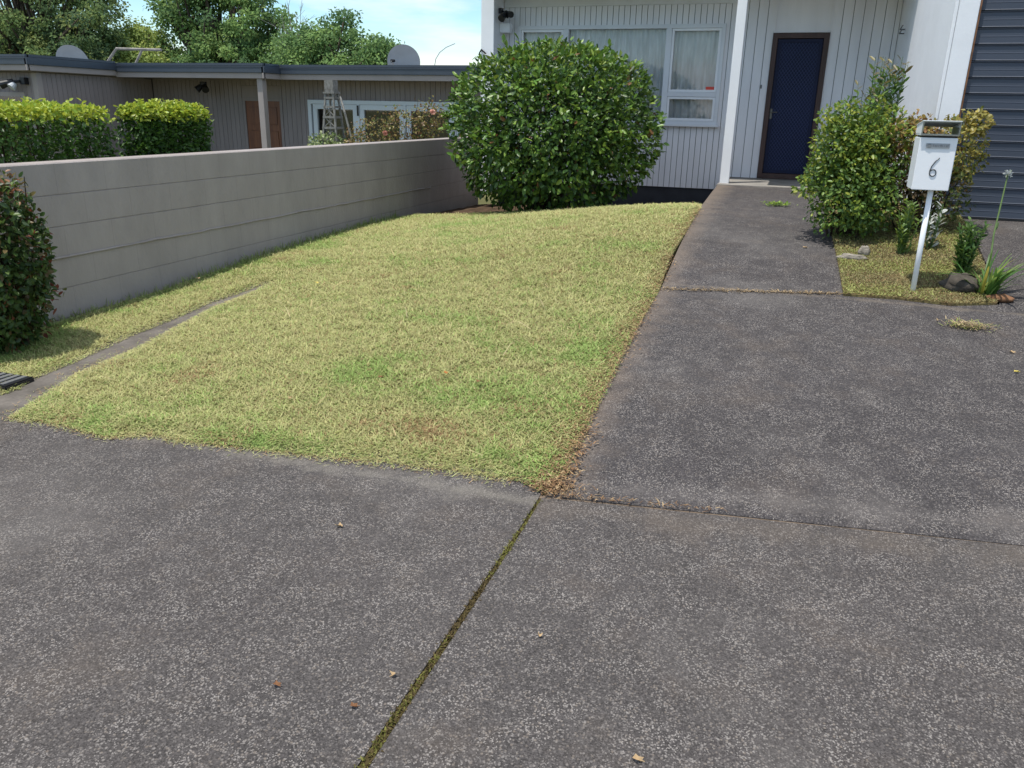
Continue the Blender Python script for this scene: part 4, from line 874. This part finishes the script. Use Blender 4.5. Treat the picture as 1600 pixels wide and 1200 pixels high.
# ------------------------------------------------------------------ neighbour's house behind the wall
nh = empty('neighbour_house', (-11, 17, 0), 'low taupe house with dark slate fascia behind the block wall', 'house')
NW = 17.3
ND = (-12.72, -11.74, -.3, 1.735); NWN = (-10.95, -5.6, -.3, 1.785)
mb = MB(); boards_x(mb, -15.42, -5.2, NW, -.3, 2.3, .125, cut=[(ND[0]-.08, ND[1]+.08, ND[2], ND[3]+.35), (NWN[0], NWN[1], NWN[2], NWN[3])]); mb.build('wall', M['taupe'], nh)
mb = MB(); mb.box(-15.7, ND[0]-.02, NW+.022, NW+.1, -.3, 2.4); mb.box(ND[1]+.02, NWN[0]+.01, NW+.022, NW+.1, -.3, 2.4); mb.box(NWN[0]+.01, NWN[1]-.01, NW+.022, NW+.1, NWN[3]-.01, 2.4); mb.box(ND[0]-.02, ND[1]+.02, NW+.022, NW+.1, ND[3]+.02, 2.4); mb.build('wall_backing', M['taupe_gap'], nh)
# left wing: front facing the viewer and the long return
LX = -15.45
mb = MB(); boards_x(mb, -22, LX, 13.9, -.3, 2.2, .125, cut=[(-18, -15.80, -.3, 1.74)]); mb.build('wing_front', M['taupe'], nh)
mb = MB(); boards_y(mb, 14.03, 17.28, LX+.02, -.3, 2.2, .125, 1); mb.build('wing_side', M['taupe'], nh)
mb = MB(); mb.box(LX-.10, LX+.035, 13.885, 14.02, -.3, 2.2); mb.build('corner_board', M['taupe_trim'], nh)
mb = MB(); mb.box(-22, LX-.02, 13.925, 14.0, 1.74, 2.2); mb.box(-22, -18, 13.925, 14.0, -.3, 1.74); mb.box(-15.8, LX-.02, 13.925, 14.0, -.3, 1.74); mb.box(LX-.08, LX-.003, 14.03, 17.3, -.3, 2.2); mb.build('wing_backing', M['taupe_gap'], nh)
mb = MB(); frame_rect(mb, -18, -15.80, .4, 1.80, 13.86, 13.93, .09); w1 = mb.build('window', M['taupe_trim'], nh); mb = MB(); mb.box(-17.92, -15.88, 13.92, 13.924, .48, 1.72); mb.build('pane', M['darkglass'], w1)
mb = MB(); mb.box(-18, -15.8, 14.3, 14.35, -.3, 1.8); mb.build('blind', M['interior'], w1)
# fascias: dark two-step gutter over a taupe board
def fascia_x(x0, x1, y, zt):
    m1 = MB(); m1.box(x0, x1, y, y+.05, zt-.055, zt); m1.box(x0, x1, y-.035, y+.05, zt-.20, zt-.06); m1.box(x0, x1, y-.045, y+.05, zt-.085, zt-.0605); m1.build('fascia', M['fascia'], nh, bevel=.006)
    m2 = MB(); m2.box(x0, x1, y+.0, y+.03, zt-.315, zt-.203); m2.build('fascia_board', M['taupe_trim'], nh)
def fascia_y(x, y0, y1, zt):
    m1 = MB(); m1.box(x-.05, x, y0, y1, zt-.055, zt); m1.box(x-.05, x+.035, y0, y1, zt-.20, zt-.06); m1.build('fascia', M['fascia'], nh, bevel=.006)
    m2 = MB(); m2.box(x-.03, x, y0, y1, zt-.315, zt-.203); m2.build('fascia_board', M['taupe_trim'], nh)
ZT = 2.515
fascia_x(-22, -15.27, 13.6, ZT+.03); fascia_y(-15.27, 13.565, 16.0, ZT+.03); fascia_x(-15.30, -11.2, 16.0, ZT); fascia_y(-11.2, 15.965, 16.6, ZT); fascia_x(-11.2, -5.2, 16.6, ZT)
mb = MB(); mb.box(-22, -15.33, 13.67, 26, ZT-.22, ZT-.02); mb.box(-15.32, -11.26, 16.06, 26, ZT-.22, ZT-.03); mb.box(-11.25, -5.2, 16.67, 26, ZT-.22, ZT-.035); mb.build('roof', M['roof'], nh)
mb = MB(); mb.box(-22, -15.32, 13.7, 17.2, ZT-.30, ZT-.23); mb.box(-15.3, -11.25, 16.04, 17.29, ZT-.30, ZT-.23); mb.box(-11.24, -5.2, 16.64, 17.29, ZT-.30, ZT-.23); mb.build('soffit', M['taupe'], nh)
mb = MB(); mb.box(-22, -5.2, 25.8, 25.9, -.3, 2.3); mb.box(-5.3, -5.2, 17.42, 25.8, -.3, 2.3); mb.box(-22, -5.3, 17.45, 25.8, -.3, -.2); mb.build('shell', M['taupe'], nh)
mb = MB(); mb.box(-11.45, -11.30, 16.05, 16.20, -.3, ZT-.31); mb.build('porch_post', M['taupe_trim'], nh, bevel=.008)
mb = MB(); frame_rect(mb, ND[0]-.07, ND[1]+.07, ND[2], ND[3]+.07, NW-.01, NW+.06, .07); mb.box(ND[0]-.07, ND[1]+.07, NW-.005, NW+.03, ND[3]+.072, ND[3]+.345); mb.build('door_frame', M['taupe'], nh)
mb = MB(); mb.box(ND[0], ND[1], NW+.02, NW+.06, ND[2]+.07, ND[3]); nd = mb.build('brown_door', M['stain'], nh)
mb = MB()
for q in range(2):
    for r_ in range(3): mb.box(ND[0]+.1+q*.42, ND[0]+.46+q*.42, NW+.008, NW+.0195, .1+r_*.55, .5+r_*.55)
mb.build('panel', M['stain'], nd, bevel=.006)
# white glazed doors
mb = MB(); frame_rect(mb, NWN[0], NWN[1], NWN[2], NWN[3], NW-.04, NW+.06, .085); xs = [NWN[0]+.085, -9.62, -8.43, -7.2, NWN[1]-.085]
for x in xs[1:-1]: mb.box(x-.03, x+.03, NW-.035, NW+.06, NWN[2]+.085, NWN[3]-.085)
nw = mb.build('glazed_doors', M['nframe'], nh)
mb = MB()
for a, b in zip(xs[:-1], xs[1:]): frame_rect(mb, a+.036, b-.036, NWN[2]+.09, NWN[3]-.09, NW-.02, NW+.04, .11)
mb.build('sash', M['nframe'], nw, bevel=.004)
mb = MB(); mb.box(NWN[0]+.1, NWN[1]-.1, NW+.03, NW+.036, NWN[2]+.1, NWN[3]-.1); mb.build('pane', M['darkglass'], nw)
mb = MB(); mb.box(NWN[0], NWN[1], NW+.9, NW+.95, -.25, 2.2); mb.build('blind', M['interior'], nw)
for x in (-9.62,):
    mb = MB(); mb.box(x-.02, x+.02, NW-.055, NW-.036, 1.45, 1.68); mb.build('bolt', M['black'], nw)
# lamps on the neighbour's walls
q = on(20, 127, 1, 13.8); mb = MB(); mb.box(q[0]+.22, q[0]+.34, q[1]-.02, q[1]+.095, q[2]-.06, q[2]+.08); mb.tube([(q[0]+.22, q[1]-.02, q[2]), (q[0]+.06, q[1]-.10, q[2]-.01)], .03, 8); mb.tube([(q[0]+.10, q[1]-.08, q[2]), (q[0]-.12, q[1]-.2, q[2]-.08)], [.05, .09], 12); fl = mb.build('flood_light', M['black'], nh)
mb = MB(); mb.tube([(q[0]-.122, q[1]-.201, q[2]-.081), (q[0]-.16, q[1]-.222, q[2]-.095)], [.085, .06], 12); mb.build('lamp', M['dish'], fl); mb = MB(); mb.tube([(q[0]+.16, q[1]-.10, q[2]-.05), (q[0]+.13, q[1]-.18, q[2]-.13)], [.05, .09], 12); mb.build('lamp', M['dish'], fl)
q = on(318, 134, 1, 16.9); mb = MB(); mb.tube([(q[0], q[1], q[2]+.09), (q[0], q[1], q[2]+.02)], .08, 10); mb.tube([(q[0]-.02, q[1], q[2]+.02), (q[0]-.13, q[1]-.1, q[2]-.1)], [.05, .085], 10); mb.tube([(q[0]+.02, q[1], q[2]+.02), (q[0]+.13, q[1]-.1, q[2]-.1)], [.05, .085], 10); mb.build('flood_light', M['black'], nh)

# satellite dishes on the roof
def dish(cx, cy, cz, r, az, label, zroof, horn=True):
    o = empty('satellite_dish', (cx, cy, zroof), label, 'satellite dish', "satellite dishes on the neighbour's roof")
    rot = Matrix.Rotation(az, 3, 'Z') @ Matrix.Rotation(R(-24), 3, 'X'); mb = MB(); nr_, nt_ = 8, 36
    def f(a, b):
        rr = r*max(a, .001); th = 2*math.pi*b; v = rot @ Vector((rr*math.cos(th), .22*(rr*rr)/r, rr*1.06*math.sin(th))); v.y = v.y
        return (cx+v.x, cy-v.y*1.0, cz+v.z)
    mb.grid(f, nr_, nt_)
    def g_(a, b):
        p = f(1-a, b); return (p[0], p[1]+.02, p[2])
    mb.grid(g_, nr_, nt_); mb.build('reflector', M['dish'], o, smooth=True)
    mb = MB(); mb.tube([(cx, cy+.14, zroof-.05), (cx, cy+.14, cz)], .03, 8); mb.tube([(cx, cy+.14, cz), (cx, cy+.03, cz)], .04, 8); mb.build('mast', M['metal'], o)
    mb = MB(); d = rot @ Vector((0, -1, -.55)); e = rot @ Vector((0, -.05, -1.0)); p0 = Vector((cx, cy, cz))+e*r*.95; p1 = Vector((cx, cy, cz))+d*r*.9; mb.tube([p0, p1], .018, 6); arm = mb.build('feed_arm', M['metal'], o)
    mb = MB(); mb.tube([p1, p1+(Vector((cx, cy, cz))-p1).normalized()*.1], [.04, .03], 8); mb.build('feed_horn', M['black'], arm)
dish(-18.05, 17.5, 2.66, .40, R(-25), 'grey satellite dish on the left wing roof below the dark tree', 2.52)
dish(-9.02, 18.5, 2.72, .385, R(-22), 'grey satellite dish on the flat roof beside the bush', 2.50)
p0 = on(168, 97, 1, 18); p1 = on(182, 76, 1, 18); p2 = on(252, 78, 1, 18); p3 = on(212, 99, 1, 18); p4 = on(222, 78, 1, 18)
aa = empty('aerial_frame', (p1[0], 18, 2.4), 'bent metal aerial frame on roof right of the left dish', 'aerial')
mb = MB(); mb.tube([p0, p1, p2], .035, 6); mb.build('top_bar', M['greybark'], aa); mb = MB(); mb.tube([p3, p4], .03, 6); mb.build('leg', M['greybark'], aa)
mb = MB(); mb.tube([on(u, v, 1, 19) for u, v in [(679, 103), (681, 92), (687, 82), (697, 74), (711, 68)]], .010, 6); tag(mb.build('roof_rod', M['metal'], loc=tuple(on(680, 103, 1, 19))), 'thin curved rod rising from the flat roof beside the white cloud', 'rod')

# obelisk trellis, climber at its base, rose bush behind the wall
OX, OY = -7.75, 13.0
ob = empty('garden_obelisk', (OX, OY, -.2), 'weathered grey wooden obelisk trellis behind the block wall', 'trellis')
def leg_at(sx_, sy_, z): w = .24-(z+.2)*(.24-.075)/(2.05); return (OX+sx_*w, OY+sy_*w, z)
for sx_ in (-1, 1):
    for sy_ in (-1, 1): mb = MB(); mb.tube([leg_at(sx_, sy_, -.2), leg_at(sx_, sy_, 1.85)], .022, 4); mb.build('leg', M['weathered'], ob)
for z in (.2, .5, .8, 1.08, 1.28, 1.46, 1.63, 1.78):
    mb = MB(); c = [leg_at(a, b, z) for a, b in ((-1, -1), (1, -1), (1, 1), (-1, 1))]
    for k in range(4):
        a, b = Vector(c[k]), Vector(c[(k+1) % 4]); d = (b-a).normalized()*.02; mb.tube([a-d, b+d], .026, 4)
    mb.build('rung', M['weathered'], ob)
mb = MB(); mb.prism([(OX-.11, OY-.11, 1.85), (OX+.11, OY-.11, 1.85), (OX+.11, OY+.11, 1.85), (OX-.11, OY+.11, 1.85)], (0, 0, .03)); mb.box(OX-.085, OX+.085, OY-.085, OY+.085, 1.881, 2.07); mb.build('cap', M['weathered'], ob)
for z in np.linspace(.6, 1.75, 10):
    pass
mb = MB()
for z in (.95, 1.18, 1.37, 1.55):
    for s_ in (-1, 1): mb.tube([leg_at(-s_, -1, z-.08), leg_at(s_*.6, -1, z+.06)], .009, 4)
mb.tube([leg_at(1, -1, .6), (OX+.42, OY-.1, 1.1), (OX+.3, OY-.1, 1.55), (OX+.17, OY, 1.8)], .02, 5); mb.build('bare_vine', M['weathered'], ob)
cl = empty('climber', (OX, OY-.1, -.2), 'pale green leafy climber at the foot of the obelisk', 'plant')
P, nr, s = shell_points(700, (OX-.06, OY-.1, .98), (.34, .3, .22), .2, 2.2, .4, 3.3); ax, nv = leaf_dirs(nr); leaves('foliage', P, ax, nv, .06, .035, pal(len(P), [(.28, .32, .16), (.20, .26, .10), (.12, .18, .06)], [1, 1, 1]), M['leaf'], cl)
mb = MB(); twigs(mb, (OX, OY-.1, -.2), [P[i_] for i_ in range(0, 60, 4)], .01); mb.build('stems', M['twig'], cl)
rs = empty('rose_bush', (-6.35, 12.6, -.2), 'sparse bronze leaved rose bush with a pink bloom behind the wall', 'bush')
PA = []
for c, r, n_ in [((-6.75, 12.6, 1.22), (.42, .35, .30), 420), ((-6.15, 12.6, 1.33), (.45, .35, .36), 620), ((-5.75, 12.7, 1.45), (.28, .3, .36), 380), ((-7.05, 12.5, 1.1), (.2, .25, .2), 120)]: PA.append(shell_points(n_, c, r, .35, 2.2, .7, 4.0)[0])
P = np.concatenate(PA); leaves('foliage', P, rng.normal(0, 1, P.shape), unit(rng.normal(0, .6, P.shape)+[0, 0, 1.]), .05, .03, pal(len(P), [(.20, .17, .05), (.16, .10, .045), (.11, .14, .04), (.25, .19, .08)], [2, 2, 2, 1]), M['leaf'], rs)
mb = MB(); twigs(mb, (-6.35, 12.6, -.2), [P[i_] for i_ in range(0, len(P), 28)], .012); mb.build('canes', M['twig'], rs)
for u, v, r_ in [(676, 175, .055), (602, 208, .05)]:
    q = on(u, v, 1, 12.4); PP = np.tile(q, (26, 1)); leaves('bloom', PP, unit(rng.normal(0, 1, (26, 3))), unit(rng.normal(0, 1, (26, 3))), r_, r_*.9, pal(26, [(.62, .30, .22), (.68, .42, .33)], [1, 1]), M['petal'], rs)

# ------------------------------------------------------------------ trees beyond the neighbour's roof
def tree(name, base, blobs, nclump, leaf, cols, w, label, group, trunk=.28, dead=0):
    o = empty(name, base, label, 'tree', group); base = np.array(base, float)
    Ps = []; Cs = []; tips = []; Ns = []
    vol = np.array([b[1][0]*b[1][1]*b[1][2] for b in blobs])**(.67); vol = vol/vol.sum()
    for (c, r), f in zip(blobs, vol):
        for _ in range(max(3, int(nclump*f))):
            d = unit(rng.normal(0, 1, (1, 3)))[0]; s = rng.uniform(.35, 1.0)**.6; cc = np.array(c)+d*np.array(r)*s; cr = rng.uniform(.32, .62)
            n_ = int(rng.uniform(85, 140)); dd = unit(rng.normal(0, 1, (n_, 3))); pp = cc+dd*cr*np.array([1.15, 1.15, .7])*rng.uniform(.35, 1.05, (n_, 1))
            Ps.append(pp); Ns.append(dd); base_c = np.array(cols)[rng.choice(len(cols), p=np.array(w)/sum(w))]; Cs.append(base_c*rng.uniform(.7, 1.3, (n_, 1)))
            if rng.uniform() < .35: tips.append(cc)
    P = np.concatenate(Ps); C = np.concatenate(Cs); ax, nv = leaf_dirs(np.concatenate(Ns), .5, .5, .7)
    leaves('crown', P, ax, nv, rng.uniform(.55, 1.05, len(P))*leaf, rng.uniform(.38, .6, len(P))*leaf, C, M['leaf_tree'], o)
    mb = MB(); top = np.mean([b[0] for b in blobs], axis=0); fork = base+(top-base)*.45; fork[:2] = base[:2]+rng.normal(0, .2, 2)
    mb.tube([base, base*.5+fork*.5+np.r_[rng.normal(0, .08, 2), 0], fork], [trunk, trunk*.8, trunk*.7], 9); mb.build('trunk', M['bark'], o, smooth=True)
    mb = MB()
    for t in tips:
        m_ = fork*.5+np.array(t)*.5+rng.normal(0, .25, 3); mb.tube([fork, fork*.75+m_*.25+np.array([0, 0, .1]), m_, t], [trunk*.42, trunk*.32, trunk*.2, .02], 5)
    mb.build('limbs', M['bark'], o, smooth=True)
    return o
def at(u, v, y): return on(u, v, 1, y)
DK = [(0.097, 0.154, 0.069), (0.134, 0.201, 0.076), (0.189, 0.239, 0.088), (0.072, 0.122, 0.062)]
MD = [(0.124, 0.212, 0.078), (0.173, 0.276, 0.095), (0.091, 0.164, 0.073), (0.219, 0.314, 0.111)]
YLW = [(0.256, 0.332, 0.101), (0.2, 0.276, 0.091), (0.311, 0.37, 0.119)]
TG = 'trees beyond the neighbour roof'
def blob(u, v, y, rx, ry, rz): return (tuple(at(u, v, y)), (rx, ry, rz))
b = at(60, 150, 28); tree('broad_tree', (b[0], 28, -.2), [blob(60, 20, 28, 3.0, 2.6, 1.9), blob(130, 55, 27.5, 1.8, 2.0, 1.3), blob(0, 60, 28, 1.8, 2, 1.2), blob(20, -60, 29, 3.4, 2.8, 2.2), blob(120, -10, 28.5, 1.8, 2, 1.3), blob(110, 95, 27, 2.2, 1.6, .7), blob(20, 95, 27, 2.0, 1.6, .7)], 330, .17, DK, [3, 3, 2, 2], 'dark olive broad tree at the far left above the roof', TG, .4)
b = at(205, 120, 30); tree('pale_tree', (b[0], 30, -.2), [blob(205, 70, 30, 1.1, 1.3, 1.3), blob(232, 82, 30, .9, 1.1, 1.0), blob(165, 85, 30.5, 1.2, 1.2, .9), blob(215, 100, 29, 1.3, 1.2, .6)], 105, .16, YLW, [2, 2, 1], 'lighter yellow green tree between the two larger trees', TG, .25)
b = at(350, 140, 31); tree('tall_tree', (b[0], 31, -.2), [blob(350, 20, 31, 2.6, 2.2, 1.8), blob(290, 55, 31, 1.4, 1.6, 1.2), blob(420, 60, 31, 1.6, 1.8, 1.2), blob(300, 5, 31, 1.1, 1.6, .9), blob(340, -40, 31.5, 2.0, 2, 1.4), blob(270, 15, 31, .7, 1, .5), blob(360, 80, 30.5, 2.6, 1.8, .9), blob(350, 105, 30, 3.2, 1.6, .7)], 280, .17, MD, [3, 3, 2, 1], 'tall mid green tree in the middle above the roof', TG, .35)
b = at(530, 140, 29); tree('loose_tree', (b[0], 29, -.2), [blob(525, 75, 29, 1.3, 1.4, .95), blob(530, 38, 29, .55, .7, .35), blob(575, 82, 29, 1.0, 1.2, .7), blob(480, 85, 29, 1.1, 1.2, .8), blob(603, 85, 29, .5, .8, .5), blob(500, 58, 29, .5, .7, .4), blob(530, 102, 28.5, 2.4, 1.2, .6)], 130, .16, MD, [3, 2, 3, .6], 'smaller loose green tree behind the right roof dish', TG, .25)
# bare tree with grey twigs
b = at(468, 120, 30); bt = empty('bare_tree', (b[0], 30, -.2), 'leafless grey tree with thin upright twigs above roof', 'tree', TG)
mb = MB(); b = np.array([b[0], 30, -.2]); fk = at(466, 100, 30); mb.tube([b, fk], [.10, .05], 7); mb.build('trunk', M['greybark'], bt)
mb = MB()
for u, v in [(450, 5), (462, 18), (440, 22), (475, 30), (486, 40), (430, 40), (455, 45), (478, 62), (496, 60), (440, 70), (470, 10)]:
    t = at(u, v, 30+rng.uniform(-.5, .5)); m_ = fk*.5+t*.5+rng.normal(0, .12, 3); mb.tube([fk, m_, t], [.035, .018, .006], 5)
    for _ in range(4): s_ = rng.uniform(.4, .9); q = m_*(1-s_)+t*s_; mb.tube([q, q+np.array([rng.normal(0, .3), rng.normal(0, .2), rng.uniform(.2, .5)])], [.009, .004], 4)
for u, v in [(552, 40), (560, 50), (570, 45), (620, 48), (612, 55)]:
    pass
mb.build('limbs', M['greybark'], bt)
